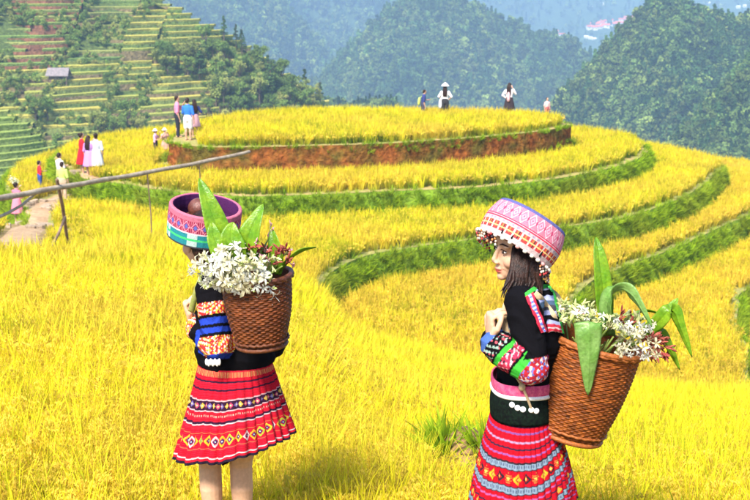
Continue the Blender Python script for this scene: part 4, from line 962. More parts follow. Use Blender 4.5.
# ------------------------------------------------------------------ woman in profile with the pale pink hat
YR = 4.19
def w(px, py, dy=0.0): return at(px, py, YR + dy)
PR = w(522, 640); PR.z = float(slope_z(PR.x, PR.y))
wom = empty('person', PR); tag(wom, 'woman in profile wearing pale pink drum hat, black jacket and red striped skirt', 'person', 'women with flower baskets')
HF = frame((-0.93, -0.34, 0.0), (0.10, 0, 1)); HC = w(520, 248)
b = MB(); head(b, HC, HF, .97)
b.tube([HC + HF @ V3((0, -.018, -.05)), w(526, 283), w(531, 297), w(533, 305)], [(.048, .05), (.047, .05), (.055, .06), (.08, .09)], 16)
TOR = [(533, 302, .0, .06, .10), (533, 314, .0, .085, .145), (531, 335, .0, .098, .15), (527, 362, .0, .088, .128), (524, 386, .0, .080, .118), (523, 412, .0, .078, .112), (523, 440, .0, .075, .105)]
def torso(b, L, fn, grow=0.0, seg=22): b.tube([fn(x, y, d) for x, y, d, _, _ in L], [(a_ + grow, c_ + grow) for _, _, _, a_, c_ in L], seg, hint=(0, 1, 0))
torso(b, TOR, w)
SN, EN, WN = w(523, 305, -.150), w(534, 371, -.20), w(492, 342, -.10)
SF, EF, WF = w(537, 302, .150), w(522, 366, .21), w(492, 340, .10)
for S, E, W_ in ((SN, EN, WN), (SF, EF, WF)):
    b.tube([S, S.lerp(E, .5), E], [.046, .042, .036], 14); b.tube([E, E.lerp(W_, .4), W_], [.037, .034, .024], 14)
hd = V3((-0.10, 0.05, 1)); hn_ = V3((-.97, -.12, .0)); hand(b, WN + V3((0, 0, .012)), hd, hn_, 0.98, 1.5, 1)
hand(b, WF + V3((0, 0, .012)), V3((-.1, 0, 1)), V3((-.8, .55, 0)), .98, 1.5, -1)
gz = PR.z
for k in (-1, 1):
    hp = w(523, 440, .055 * k); kn = V3((PR.x + .0, PR.y + .08 * k, gz + .44)); an = V3((PR.x + .02, PR.y + .08 * k, gz + .07))
    b.tube([hp, hp.lerp(kn, .5), kn, kn.lerp(an, .35), an], [.060, .058, .050, .050, .030], 14)
    b.tube([an + V3((.035, 0, -.035)), an + V3((-.06, 0, -.035)), an + V3((-.15, 0, -.05))], [(.034, .034), (.040, .028), (.038, .016)], 12, hint=(0, 0, 1))
body = place(unify(b, .0031, 2), 'body', m_skin, wom, skin_colours(HC, HF))
head_details(body, HC, HF)
# jacket
b = MB(); torso(b, [(531, 296, .0, .055, .07)] + TOR[:5] + [(523, 398, .0, .090, .128)], w, .014)
for S, E, W_ in ((SN, EN, WN), (SF, EF, WF)):
    d = (W_ - E).normalized(); b.tube([S - (E - S) * .05, S.lerp(E, .5), E], [.062, .056, .052], 16); b.tube([E, E.lerp(W_, .35), E.lerp(W_, .75), W_ - d * .015], [.053, .058, .060, .054], 18)
jm = unify(b, .004, 4); creases(jm, .012, 9, 22, 1.0)
def jcol(v):
    v = v.astype(float); c = np.tile(np.array(BLK), (len(v), 1)); t, r = seg_param(v, EN, WN); t2, r2 = seg_param(v, SN, EN)
    tt = t + 1.2 * (v[:, 2] - (np.array(EN)[2] + t * (WN.z - EN.z))) ; on = (r < .085) & (t > -.35) & ((t2 > .80) | (t > .18))
    def put_(m, k): c[m] = k
    fl = spots(v, 260, .55, .3); fb = spots(v, 310, .7, 1.1)
    put_(on & (tt > -.35), (0.36, 0.02, 0.03)); put_(on & (tt > -.35) & fl, (.75, .55, .5)); put_(on & (tt > -.35) & fb, (.10, .16, .5))
    put_(on & (tt > .10) & (tt < .27), (0.05, 0.42, 0.04)); put_(on & (tt > .27) & (tt < .32), BLK)
    put_(on & (tt > .32) & (tt < .56), (0.50, 0.03, 0.07)); put_(on & (tt > .32) & (tt < .56) & fl, (.85, .42, .45)); put_(on & (tt > .32) & (tt < .56) & fb, (.02, .02, .03))
    put_(on & (tt > .56) & (tt < .66), (0.05, 0.42, 0.04)); put_(on & (tt >= .66), BLK); put_(on & (tt > .70) & fl, (.45, .08, .10)); put_(on & (tt > .70) & fb, (.30, .42, .35)); put_(on & (tt > .96), (.06, .12, .35))
    return c
JV = np.empty(len(jm.vertices) * 3, np.float32); jm.vertices.foreach_get('co', JV); bvhR = BVHTree.FromPolygons(JV.reshape(-1, 3).tolist(), [tuple(p.vertices) for p in jm.polygons])
jacket = place(jm, 'jacket', m_embroid, wom, jcol); jacket['label'] = 'black jacket with green and red embroidered lower sleeves'
def drape_px(bvh, px, py, off, Y):
    h = bvh.ray_cast(V3((0, 0, 0)), ray(px, py).normalized())
    if h[0] is None or abs(h[0].y - Y) > .4: return at(px, py, Y)
    n = h[1] if h[1].dot(ray(px, py)) < 0 else -h[1]
    return h[0] + n * off
# embroidered collar panel
na, nb = 46, 60; Pq = np.zeros((nb, na, 3)); Cq = np.zeros((nb, na, 3))
for i in range(nb):
    for j in range(na):
        f, a = i / (nb - 1), j / (na - 1); lx, ly = 524 + 16 * f, 294 + 40 * f; rx, ry = 551 + 11 * f, 286 + 48 * f
        Pq[i, j] = drape_px(bvhR, lx + (rx - lx) * a, ly + (ry - ly) * a - 3 * math.sin(math.pi * a), .006, YR - .1)
        dot = math.sin(f * 70) > .2
        if f < .07: k = (.05, .36, .05)
        elif a < .24: k = (.75, .6, .6) if dot and .08 < a < .16 else ((.12, .2, .6) if (not dot and .08 < a < .16) else (.55, .03, .06))
        elif a < .32: k = BLK
        elif f > .86: k = (.5, .03, .05) if not dot else (.7, .5, .5)
        else: k = [(.30, .32, .50), BLK, (.34, .36, .56), (.06, .1, .16), (.05, .05, .06), (.30, .30, .46), BLK][int(f * 8.9) % 7]
        if a > .9: k = (.05, .34, .06)
        Cq[i, j] = k
o = grid_mesh('collar', Pq, m_embroid, jacket, col=Cq); o['label'] = 'striped blue and red embroidered collar panel'; md = o.modifiers.new('t', 'SOLIDIFY'); md.thickness = .004
# sash, belt with silver discs
def girdle(root, nm, L, material, rows=10, fn=w, col=None):
    cols = 120; R = []
    for i in range(rows):
        f = i / (rows - 1); k = f * (len(L) - 1); a = min(int(k), len(L) - 2); q = k - a; x, y, d, rx, ry = [L[a][z] * (1 - q) + L[a + 1][z] * q for z in range(5)]
        c = fn(x, y, d); bl = .004 * math.sin(math.pi * f); R.append([(c.x + math.cos(t) * (rx + bl), c.y + math.sin(t) * (ry + bl), c.z + .004 * math.sin(3 * t)) for t in np.linspace(0, 6.28319, cols, endpoint=False)])
    o = grid_mesh(nm, np.array(R), material, root, wrap=True, col=col); md = o.modifiers.new('t', 'SOLIDIFY'); md.thickness = .006; md.offset = -1; return o
girdle(wom, 'sash', [(523, 375, 0, .104, .140), (523, 387, 0, .101, .138)], mat('pink_sash', (.55, .05, .16), .85, .2, 60, .4, 300, col2=(.7, .12, .22)))
girdle(wom, 'sash_edge', [(523, 386, 0, .1055, .1425), (523, 387.5, 0, .1055, .1425)], m_white, 5)
belt = girdle(wom, 'belt', [(522, 388, 0, .100, .138), (522, 413, 0, .106, .146)], mat('belt_cloth', (.005, .006, .006), .95, .3, 90, .3, 300, spec=.03, col2=(.008, .016, .01)))
for px, py in [(508, 394), (513, 396), (526, 397.5), (531, 399), (518, 397)]:
    b = MB(); c = w(px, py); t = math.acos(max(-1, min(1, (c.x - w(522, py).x) / .108))); p = V3((w(522, py).x + math.cos(t) * .110, c.y - math.sin(t) * .153, c.z + .006)); coin(b, p, (math.cos(t), -math.sin(t), 0.1), .0105); b.build('silver_disc', m_silver, belt)
# skirt
def paintR(u, v):
    r = np.array((0.54, 0.008, 0.018)); c = np.tile(r, u.shape + (1,)); fine = (np.sin(v * 300) > .3); c = mixc(c, fine * .55, (0.36, .01, .03))
    fu = (u * 150) % 1 > .5
    for a, k in [(.05, (.03, .01, .03)), (.10, (.22, .08, .30)), (.16, (.42, .28, .45)), (.205, (.04, .02, .05)), (.25, (.30, .10, .35)), (.555, (.42, .10, .30)), (.60, (.05, .02, .05)), (.77, (.30, .10, .34)), (.81, (.35, .22, .4)), (.86, (.04, .02, .05)), (.91, (.30, .10, .34))]: c = mixc(c, band(v, a, a + .014), k)
    for a in (.31, .475, .69): c = mixc(c, band(v, a, a + .042), (.22, .31, .40)); c = mixc(c, band(v, a + .012, a + .03) * fu, (.10, .14, .22)); c = mixc(c, band(v, a - .010, a), (.03, .02, .03)); c = mixc(c, band(v, a + .042, a + .052), (.03, .02, .03))
    m = band(v, .365, .465); k = np.floor(u * 30) % 3; d = diamonds(u, v, 30, .37, .46, .95); ring = d * (1 - diamonds(u, v, 30, .37, .46, .5))
    c = mixc(c, ring * (k == 0), (.85, .42, .03)); c = mixc(c, ring * (k == 1), (.03, .02, .03)); c = mixc(c, d * (k == 2) * ((v * 90) % 1 > .5), (.75, .25, .05)); c = mixc(c, diamonds(u, v, 30, .37, .46, .28), (.8, .6, .1))
    d = diamonds(u, v, 52, .615, .68, .9); c = mixc(c, d * (np.floor(u * 52) % 2), (.8, .35, .05)); return mixc(c, band(v, .975, 1.01), (.03, .02, .04))
pleated_skirt(wom, 'skirt', w(522, 406), (.098, .136), w(519, 537), (.190, .205), paintR, 40, bulge=.02, phase=1.0, hemdrop=lambda U: .16 * np.clip(np.cos(U) - .1, 0, 1) ** 1.2)
# hair
b = MB(); q = lambda r, f, u: HC + HF @ V3((r, f, u)); b.ell(q(0, -.024, .020), (.078, .080, .084), HF, 20, 14); b.ell(q(0, -.05, -.03), (.070, .055, .075), HF, 16, 10)
rh = random.Random(3)
for k in range(110):
    f = rh.random(); near_ = rh.random() < .75; dy0 = -.072 if near_ else rh.uniform(-.05, .06)
    x0 = 515 + 26 * f + rh.uniform(-1, 1); y0 = 243 + 8 * f; x1 = 513 + 30 * f; y1 = 270 + 6 * f
    x2 = 503 + 40 * f + rh.uniform(-3, 3); y2 = rh.uniform(290, 307)
    b.tube([w(x0, y0, dy0 * .8), w(x1, (y0 + y1) / 2, dy0 - .012), w(x1 - 1.5, y1, dy0 - .02 - .015 * (f < .5)), w((x1 + x2) / 2 + rh.uniform(-2, 2.5), (y1 + y2) / 2, dy0 - .05 * (1 - f) - .012), w(x2, y2, dy0 - .085 * (1 - f * .6))], [.006, .008, .0085, .006, .001], 7)
b.build('hair', m_hair, wom)
# hat, its own thing worn on the head
def paintHR(u, v):
    c = np.tile(np.array((.50, .17, .23)), u.shape + (1,)); x = (u * 26) % 1; y = (v - .55) / .42; D = np.abs(x - .5) * 2 + np.abs(y - .5) * 2
    c = mixc(c, ((D > .82) & (D < 1.02)) * band(v, .55, .97), (.66, .50, .54)); c = mixc(c, (D < .45) * band(v, .55, .97), (.58, .34, .42)); c = mixc(c, (D < .2) * band(v, .55, .97), (.55, .08, .16)); c = mixc(c, (np.sin(v * 200) > .6) * .35 * band(v, .55, .97), (.5, .1, .2))
    c = mixc(c, (np.abs((u * 26 + .5) % 1 - .5) < .10) * (np.abs(y - .5) < .14), (.4, .05, .12))
    c = mixc(c, band(v, .505, .55), (.60, .48, .50)); c = mixc(c, band(v, .52, .538), (.45, .03, .08)); c = mixc(c, band(v, .46, .505), (.62, .04, .08)); c = mixc(c, band(v, .965, 1.1), (.10, .10, .26))
    lo = band(v, -.1, .46); g = np.floor(u * 150) % 5; c = mixc(c, lo, (.50, .38, .37))
    r = band(v, .14, .36); c = mixc(c, r, (.46, .05, .05)); c = mixc(c, r * (g == 1), (.62, .5, .46)); c = mixc(c, r * (g == 3) * (v > .2), (.55, .16, .06)); c = mixc(c, r * (g == 4) * (np.sin(u * 90) > .2), (.05, .03, .04)); c = mixc(c, band(v, .23, .255), (.85, .55, .2))
    c = mixc(c, band(v, .38, .44) * (np.floor(u * 90) % 2), (.30, .22, .30)); return c
AXH = V3((.52, .25, .82)).normalized(); cH = w(513.5, 250); top_h = .128
root = empty('drum_hat', cH); tag(root, 'pale pink embroidered drum hat with fringe and white pompoms', 'hat', 'embroidered drum hats')
hb, rimR = hat(root, cH, AXH, (-1, 0, 0), .136, .127, top_h, .022, paintHR, (.20, .05, .09), 'crown')
hd_ = random.Random(8)
for k in range(30):
    t = -.9 + k * 2 * math.pi / 30 * 0.98; p = rimR(t, .02, .006); b = MB(); b.ell(p - AXH * .006, (.0078, .0078, .0064), frame(AXH.orthogonal(), AXH), 10, 7, (.66, .58, .50) if k % 4 else (.60, .28, .26)); b.build('pompom', m_cloth, root, colors=True)
for k in range(46):
    t = k * 2 * math.pi / 46; long_ = .62 if math.cos(t) > .55 else (.8 if math.cos(t) < -.6 else .0); b = MB(); p = rimR(t, .06, .004); dn = V3((0, 0, -1)); nb_ = int(5 * long_) + 1
    if long_ == 0: continue
    for z in range(nb_): b.ell(p - AXH * (.012) + dn * (.010 * z) + V3((hd_.uniform(-.003, .003), hd_.uniform(-.003, .003), 0)), (.0040, .0040, .0048), None, 8, 6, [(.60, .52, .42), (.45, .05, .05), (.06, .04, .05), (.55, .22, .08), (.55, .36, .28)][(k + z) % 5])
    b.build('fringe', m_cloth, root, colors=True)
for k in range(10):
    t = 1.05 + k * .28; p0 = rimR(t, .44, .003); p1 = rimR(t + .01, .10, .004)
    if k in (0, 1, 4): b = MB(); b.tube([p0, p0.lerp(p1, .5), p1], [.0042, .0042, .0035], 7); b.build('black_cord', m_black, root)
# basket on her back with straps
m_bask = mat('brown_wicker', (0.26, 0.068, 0.010), 0.55, 0.28, 30, 0.5, 160, spec=.4, col2=(0.34, 0.10, 0.018)); m_bask2 = mat('dark_wicker', (0.10, 0.026, 0.008), 0.55, 0.3, 30, 0.5, 160, spec=.4, col2=(0.15, 0.042, 0.012))
BR0, BR1 = w(567, 434, -.01), w(595, 341, -.01)
bask, rad, bax, bf, bs = basket('tapering brown wicker basket on the back of the woman in profile', BR0, BR1, .112, .163, m_bask, 'wicker back baskets', 46, 60, ((0.19, 0.042, 0.005), (0.27, 0.075, 0.010)))
def strap(root, bvh, pts, wd, Y, m, name='strap', off=.009):
    P_ = [drape_px(bvh, *p[:2], off, Y) if len(p) == 2 else at(*p) for p in pts]; P_ = [V3(x) for x in catmull([tuple(x) for x in P_], 6, False)]
    b = MB(); sides = []
    for i, p in enumerate(P_): t = (P_[min(i + 1, len(P_) - 1)] - P_[max(i - 1, 0)]).normalized(); sides.append(t.cross(V3((0, -1, .2))).normalized())
    b.ribbon(P_, wd, sides, .003, fold=.1); return b.build(name, m, root)
strap(bask, bvhR, [(556, 327, YR - .10), (551, 318), (545, 308), (538, 300), (532, 295)], .0115, YR - .12, m_strap, off=.012)
strap(bask, bvhR, [(513, 299, YR - .06), (507, 303, YR - .08), (504.5, 313, YR - .09), (505, 326, YR - .10), (508, 338, YR - .11), (510, 349, YR - .12)], .0105, YR - .12, m_strap)
strap(bask, bvhR, [(566, 322, YR + .02), (562, 308, YR + .04), (557, 297, YR + .07), (549, 291, YR + .1), (540, 292, YR + .13)], .0115, YR + .05, m_strap)
b = MB(); P_ = [w(508, 352, -.13), w(514, 372, -.150), w(522, 386, -.155), w(528, 400, -.155), w(534, 416, -.14), w(541, 430, -.10)]; b.tube([V3(x) for x in catmull([tuple(x) for x in P_], 5, False)], .0048, 7, cap=True) if False else b.tube([V3(x) for x in catmull([tuple(x) for x in P_], 5, False)], [.0048] * 26, 7); b.ell(w(522, 387, -.155), (.012, .012, .014)); b.build('cord', m_strap, bask)
# flowers and leaves
fl = empty('flower_bunch', BR1); tag(fl, 'cream and dry red ginger flowers with drooping leaves in the profile woman\'s basket', 'flowers', 'ginger flowers in the baskets')
def LF(pts, wd, m, side=(1, 0, 0), fold=.25): return leaf_part(fl, [w(*p) for p in pts], wd, side, m, fold)
LF([(606, 336, -.02), (604, 300, -.04), (600, 262, -.03), (596, 237, .0)], .036, m_leafg, (1, .25, 0))
LF([(613, 336, -.06), (607, 310, -.09), (612, 293, -.10), (626, 290, -.12), (638, 303, -.15), (652, 327, -.18)], .036, m_leafpale, (.5, -.8, .5), .35)
LF([(590, 332, -.10), (588, 322, -.175), (589, 330, -.195), (589, 360, -.20), (588, 395, -.185)], .052, m_leafpale, (1, 0, 0), .18)
LF([(640, 334, .0), (655, 326, -.02), (668, 312, -.03), (678, 298, -.02)], .030, m_leafg, (.6, -.6, -.5), .3)
LF([(640, 338, -.02), (658, 322, -.07), (672, 310, -.09), (680, 325, -.10), (692, 357, -.11)], .030, m_leafg, (.75, -.5, .4), .3)
LF([(648, 338, .03), (660, 333, .0), (668, 345, -.02), (680, 370, -.03)], .022, m_leafg, (.8, -.5, .3), .3)
LF([(622, 330, .08), (640, 312, .09), (662, 314, .08)], .024, m_leafg, (.2, -.9, .3), .3)
rf = random.Random(12)
def rimpt(px, py, dy): return w(px, py, dy)
for k in range(52):
    px = rf.uniform(612, 658); py = rf.uniform(322, 362) - (abs(px - 634) * .25); dy = rf.uniform(-.2, -.05); put(fl, 'flower', (FLW[k % 4] if k % 2 else FLC[k % 3]), rimpt(px, py, dy), (rf.uniform(-.5, .9), -1 + rf.uniform(-.2, .8), rf.uniform(-.9, .5)), rf.uniform(.38, .66))
for k in range(120):
    px = rf.uniform(556, 640); py = 313 + (px - 556) * .24 + rf.uniform(-13, 9); put(fl, 'bud', BUD[k % 3], rimpt(px, py, rf.uniform(-.13, .10)), (rf.uniform(-.8, .8), rf.uniform(-1, .2), rf.uniform(.1, 1)), rf.uniform(.6, 1.2))
for k in range(26):
    px = rf.uniform(556, 630); py = 312 + (px - 556) * .24 + rf.uniform(-10, 4); put(fl, 'flower', FLW[k % 4], rimpt(px, py, rf.uniform(-.16, .02)), (rf.uniform(-.5, .5), rf.uniform(-1, 0), rf.uniform(.2, 1)), rf.uniform(.35, .6))
for k in range(42):
    px = rf.uniform(646, 668); py = rf.uniform(336, 358); put(fl, 'dry_bract', DRY[k % 3], rimpt(px, py, rf.uniform(-.12, .03)), (rf.uniform(-.2, 1), rf.uniform(-1, .2), rf.uniform(-.8, .8)), rf.uniform(.5, .9))
for k in range(12): put(fl, 'dry_bract', DRY[k % 3], rimpt(rf.uniform(570, 635), rf.uniform(312, 335), rf.uniform(-.12, .05)), (rf.uniform(-.5, .5), -.5, 1), rf.uniform(.5, .8))
b = MB()
for k in range(26):
    e = w(rf.uniform(562, 655), rf.uniform(318, 345), rf.uniform(-.12, .1)); s0 = BR0.lerp(BR1, .55) + V3((rf.uniform(-.05, .05), rf.uniform(-.05, .05), 0)); b.tube([s0, s0.lerp(e, .6) + V3((0, 0, .02)), e], [.004, .004, .003], 6)
b.build('stems', m_stem, fl)

# ------------------------------------------------------------------ woman seen from behind with the purple hat
YL = 4.71
def l(px, py, dy=0.0): return at(px, py, YL + dy)
PL_ = l(236, 593); PL_.z = float(slope_z(PL_.x, PL_.y)); gz = PL_.z
wo2 = empty('person', PL_); tag(wo2, 'woman seen from behind in black top and short red pleated skirt', 'person', 'women with flower baskets')
H2 = frame((-.62, .78, -.05), (0, 0, 1)); HC2 = l(204, 240, .0); b = MB(); head(b, HC2, H2)
b.tube([HC2 + H2 @ V3((0, -.02, -.05)), l(213, 264, -.02), l(228, 280, -.03), l(235, 290, -.03)], [(.048, .05), (.047, .05), (.06, .06), (.09, .08)], 16)
XA = V3((.98, .16, 0)).normalized()
TO2 = [(236, 287, -.02, .07, .09), (237, 300, -.01, .088, .145), (237, 320, 0, .095, .152), (236, 345, 0, .088, .135), (236, 366, 0, .092, .140), (235, 385, 0, .085, .120), (235, 405, 0, .088, .130)]
def torso2(b, L, grow=0.0): b.tube([l(x, y, d) for x, y, d, _, _ in L], [(a_ + grow, c_ + grow) for _, _, _, a_, c_ in L], 22, hint=XA)
torso2(b, TO2)
S1, E1, W1 = l(211, 292, -.07), l(217, 346, -.13), l(194, 324, .03); S2, E2, W2 = l(266, 292, .06), l(272, 345, .16), l(242, 332, .30)
for S, E, W_ in ((S1, E1, W1), (S2, E2, W2)): b.tube([S, S.lerp(E, .5), E], [.046, .042, .036], 14); b.tube([E, E.lerp(W_, .4), W_], [.037, .034, .024], 14)
hand(b, W1 + V3((-.004, 0, .008)), V3((-.32, .12, .95)), V3((-.95, .05, .0)), .96, 1.5, 1); hand(b, W2, V3((-.6, .5, .6)), V3((.2, .8, -.5)), .96, 1.4, -1)
for (kx, ky, ax_, ay, tx) in ((210, 466, 217, 577, 224), (241, 466, 246, 579, 250)):
    hp = l(tx, 410, .0); kn = l(kx, ky, 0.02); an = l(ax_, ay, 0.0); an.z = gz + .075
    cal = kn.lerp(an, .22) + V3((0, -.010, 0)); b.tube([hp, hp.lerp(kn, .5), kn + V3((0, 0, .04)), kn, cal, kn.lerp(an, .5), kn.lerp(an, .75), an], [.075, .064, .050, .045, .0455, .035, .029, .029], 16)
    b.tube([an + V3((.012, -.035, -.035)), an + V3((-.03, .05, -.035)), an + V3((-.06, .13, -.052))], [(.034, .034), (.040, .028), (.038, .016)], 12, hint=(0, 0, 1))
place(unify(b, .0031, 2), 'body', m_skin, wo2, skin_colours(HC2, H2))
b = MB(); torso2(b, [(232, 280, -.02, .06, .06)] + TO2[:4] + [(235, 352, 0, .104, .150)], .014)
for S, E, W_ in ((S1, E1, W1), (S2, E2, W2)): d = (W_ - E).normalized(); b.tube([S - (E - S) * .08, S.lerp(E, .5), E], [.064, .058, .056], 16); b.tube([E, E.lerp(W_, .4), W_ - d * .03], [.056, .058, .052], 16)
jm = unify(b, .004, 4); creases(jm, .012, 9, 22, 4.0)
def jcol2(v):
    v = v.astype(float); c = np.tile(np.array(BLK), (len(v), 1)); t, r = seg_param(v, S1, E1); t2, r2 = seg_param(v, E1, W1); on = ((r < .072) & (t > .20)) | (r2 < .068)
    tt = np.where(r2 < r - .01, 1.0 + t2 * .6, t); dots = spots(v, 330, .45, .2); d2 = spots(v, 400, .6, 1.3)
    for a, b_, k in [(.18, .42, 'r'), (.42, .48, 'k'), (.48, .60, 'b'), (.60, .66, 'k'), (.66, .76, 'b'), (.76, .82, 'k'), (.82, 1.15, 'r'), (1.15, 1.25, 'b'), (1.25, 1.4, 'k'), (1.4, 1.62, 'r')]:
        m = on & (tt > a) & (tt <= b_)
        if k == 'r': c[m] = (.52, .03, .03); c[m & dots] = (.80, .50, .05); c[m & d2] = (.75, .65, .55)
        elif k == 'b': c[m] = (.02, .05, .38)
    return c
JV = np.empty(len(jm.vertices) * 3, np.float32); jm.vertices.foreach_get('co', JV); bvhL = BVHTree.FromPolygons(JV.reshape(-1, 3).tolist(), [tuple(p.vertices) for p in jm.polygons])
jk2 = place(jm, 'jacket', m_embroid, wo2, jcol2); jk2['label'] = 'black jacket with red and blue banded sleeve'
b = MB()
for k in range(7): p = E1 + V3((-.035 + .008 * k, -.045, -.05 - .004 * (k % 2))); b.ell(p, (.006, .006, .014))
b.build('white_tassel', m_white, jk2)
def paintL(u, v):
    c = np.tile(np.array((.52, .006, .02)), u.shape + (1,)); c = mixc(c, (np.sin(v * 330) > .35) * .5, (.60, .04, .08)); fu = (u * 170) % 1
    c = mixc(c, band(v, .02, .08) * (fu > .5) * .8, (.75, .35, .12)); DK = (.035, .012, .035)
    for a, b_ in [(.115, .135), (.205, .225), (.545, .575)]: c = mixc(c, band(v, a, b_), DK)
    c = mixc(c, band(v, .33, .435), DK); d = diamonds(u, v, 62, .345, .42, .9); k = np.floor(u * 62) % 3; c = mixc(c, d * (k == 0), (.70, .40, .06)); c = mixc(c, d * (k == 1), (.50, .06, .14)); c = mixc(c, d * (k == 2), (.16, .12, .36)); c = mixc(c, diamonds(u, v, 62, .345, .42, .35), (.85, .6, .3))
    c = mixc(c, band(v, .435, .447) + band(v, .32, .33), (.72, .40, .42)); c = mixc(c, band(v, .575, .59), (.80, .50, .52)); c = mixc(c, band(v, .48, .50) * (fu > .6), (.85, .4, .3))
    c = mixc(c, band(v, .665, .675) + band(v, .835, .845), (.75, .18, .08)); d = diamonds(u, v, 42, .69, .82, .98); r = d * (1 - diamonds(u, v, 42, .69, .82, .62)); k = np.floor(u * 42) % 4
    c = mixc(c, r * (k == 0), (.85, .55, .04)); c = mixc(c, r * (k == 1), (.82, .78, .72)); c = mixc(c, r * (k == 2), (.85, .40, .03)); c = mixc(c, r * (k == 3), (.30, .50, .05)); c = mixc(c, diamonds(u, v, 42, .69, .82, .45), (.03, .03, .12)); c = mixc(c, diamonds(u, v, 42, .69, .82, .16), (.85, .8, .7))
    c = mixc(c, band(v, .93, .945), (.85, .62, .62)); return mixc(c, band(v, .972, 1.1), (.02, .015, .03))
pleated_skirt(wo2, 'skirt', l(235.5, 363), (.140, .104), l(235, 444), (.226, .185), paintL, 32, phase=2.2, hemdrop=lambda U: .052 * np.cos(U), depth=.055)
b = MB(); P0 = l(225, 455, -.05); b.add([l(218, 440, -.02), l(230, 440, -.02), l(229, 463, -.03), l(222, 466, -.03), l(218, 440, 0), l(230, 440, 0), l(229, 463, -.02), l(222, 466, -.02)], [(0, 1, 2, 3), (7, 6, 5, 4), (0, 3, 7, 4), (1, 5, 6, 2), (3, 2, 6, 7), (0, 4, 5, 1)]); b.build('underskirt', m_black, wo2)
# hair and bun inside the hat
b = MB(); q = lambda r, f, u: HC2 + H2 @ V3((r, f, u)); b.ell(q(0, -.022, .030), (.080, .090, .092), H2, 20, 14); b.ell(q(0, -.045, -.035), (.066, .05, .07), H2, 16, 10)
for k in range(40):
    a = random.uniform(-1.5, 1.5); p = q(.075 * math.sin(a), -.03 - .075 * math.cos(a), .02); e = q(.05 * math.sin(a), -.06 - .02 * math.cos(a), -.09); b.tube([p, p.lerp(e, .5) + (p - q(0, -.02, 0)).normalized() * .012, e], [.008, .009, .003], 6)
b.build('hair', m_hair, wo2)
AX2 = V3((.15, -.17, .97)).normalized(); top2 = l(206, 206.5, .0); h2 = .122; c2 = top2 - AX2 * h2
b = MB(); bc = top2 + V3((-.032, .035, -.012)); b.ell(bc, (.043, .043, .040), None, 20, 14); b.tube([bc + V3((.045, 0, -.03)), bc + V3((.0, -.046, -.028)), bc + V3((-.045, 0, -.03)), bc + V3((0, .046, -.028)), bc + V3((.045, 0, -.03))], [.013] * 5, 8); b.tube([bc + V3((0, 0, -.02)), bc + V3((.01, -.01, -.12))], [.04, .05], 10); b.build('bun', mat('brown_bun', (.10, .028, .018), .45, .3, 50, .5, 200, spec=.5, col2=(.15, .045, .03)), wo2)
def paintHL(u, v):
    c = np.tile(np.array((.46, .13, .19)), u.shape + (1,)); up = band(v, .48, .86); c = mixc(c, up, (.28, .02, .06)); x = (u * 24) % 1; y = (v - .48) / .38; D = np.abs(x - .5) * 2 + np.abs(y - .5) * 2
    c = mixc(c, up * ((D > .75) & (D < .95)), (.68, .25, .34)); c = mixc(c, up * (D < .5), (.10, .12, .38)); c = mixc(c, up * (np.sin(u * 700) > .5) * .5 * (D > .95), (.70, .30, .36)); c = mixc(c, band(v, .44, .48), (.80, .55, .60)); c = mixc(c, band(v, .64, .66) * (D > .5), (.7, .35, .4))
    lo = band(v, -.1, .44); g = .5 + .5 * np.sin(u * 37) + .25 * np.sin(u * 91); c = mixc(c, lo, (.025, .22, .25)); c = mixc(c, lo * (g > .72), (.42, .54, .50)); c = mixc(c, lo * ((u * 210) % 1 > .6) * .5, (.02, .16, .20)); c = mixc(c, band(v, .22, .30), (.06, .50, .16)); c = mixc(c, band(v, -.1, .05), (.05, .05, .06)); return c
root = empty('drum_hat', c2); tag(root, 'purple lined drum hat with pink and teal bands and hair bun showing inside', 'hat', 'embroidered drum hats')
hat(root, c2, AX2, (-1, 0, 0), .137, .139, h2, .016, paintHL, (.075, .018, .085), 'crown', bow=.002)
# basket
BL0, BL1 = l(262, 345, -.235), l(256, 275, -.245)
bas2, rad2, ax2_, f2_, s2_ = basket('dark brown wicker basket on the back of the woman seen from behind', BL0, BL1, .084, .126, m_bask2, 'wicker back baskets', 32, 48, ((0.12, 0.028, 0.007), (0.19, 0.052, 0.012)))
strap(bas2, bvhL, [(191, 312, YL - .02), (194, 300, YL - .05), (199, 284, YL - .08), (206, 272, YL - .08), (218, 268, YL - .10), (230, 274, YL - .15)], .012, YL - .08, mat('olive_strap', (.26, .30, .06), .85, .2, 60, .4, 300, col2=(.34, .34, .10)))
strap(bas2, bvhL, [(262, 275, YL - .12), (268, 278, YL - .02), (270, 284, YL + .08)], .012, YL, m_strap)
fl = empty('flower_bunch', BL1); tag(fl, 'white ginger flowers with upright green leaves in the basket of the woman seen from behind', 'flowers', 'ginger flowers in the baskets')
def LF2(pts, wd, m, side=(1, 0, 0), fold=.25): return leaf_part(fl, [l(*p) for p in pts], wd, side, m, fold)
LF2([(232, 272, -.26), (223, 245, -.29), (212, 212, -.29), (199, 178, -.25)], .050, m_leafg, (1, .3, .25))
LF2([(243, 270, -.27), (245, 250, -.30), (252, 228, -.30), (263, 204, -.27)], .050, m_leafg, (1, -.2, .2))
LF2([(240, 272, -.30), (234, 250, -.33), (231, 235, -.33), (233, 222, -.31)], .050, m_leafg, (1, 0, 0))
LF2([(228, 275, -.31), (221, 255, -.34), (214, 236, -.33), (212, 222, -.31)], .036, m_leafg, (1, .2, .3))
LF2([(278, 275, -.24), (277, 255, -.26), (274, 242, -.26), (272, 229, -.24)], .030, m_leafg, (1, -.3, 0))
LF2([(280, 272, -.24), (288, 262, -.26), (300, 252, -.27), (316, 247, -.27)], .026, m_leafg, (.3, -.8, .6), .3)
LF2([(258, 272, -.25), (262, 255, -.24), (270, 245, -.23)], .026, m_leafg, (1, 0, .3))
rf = random.Random(4)
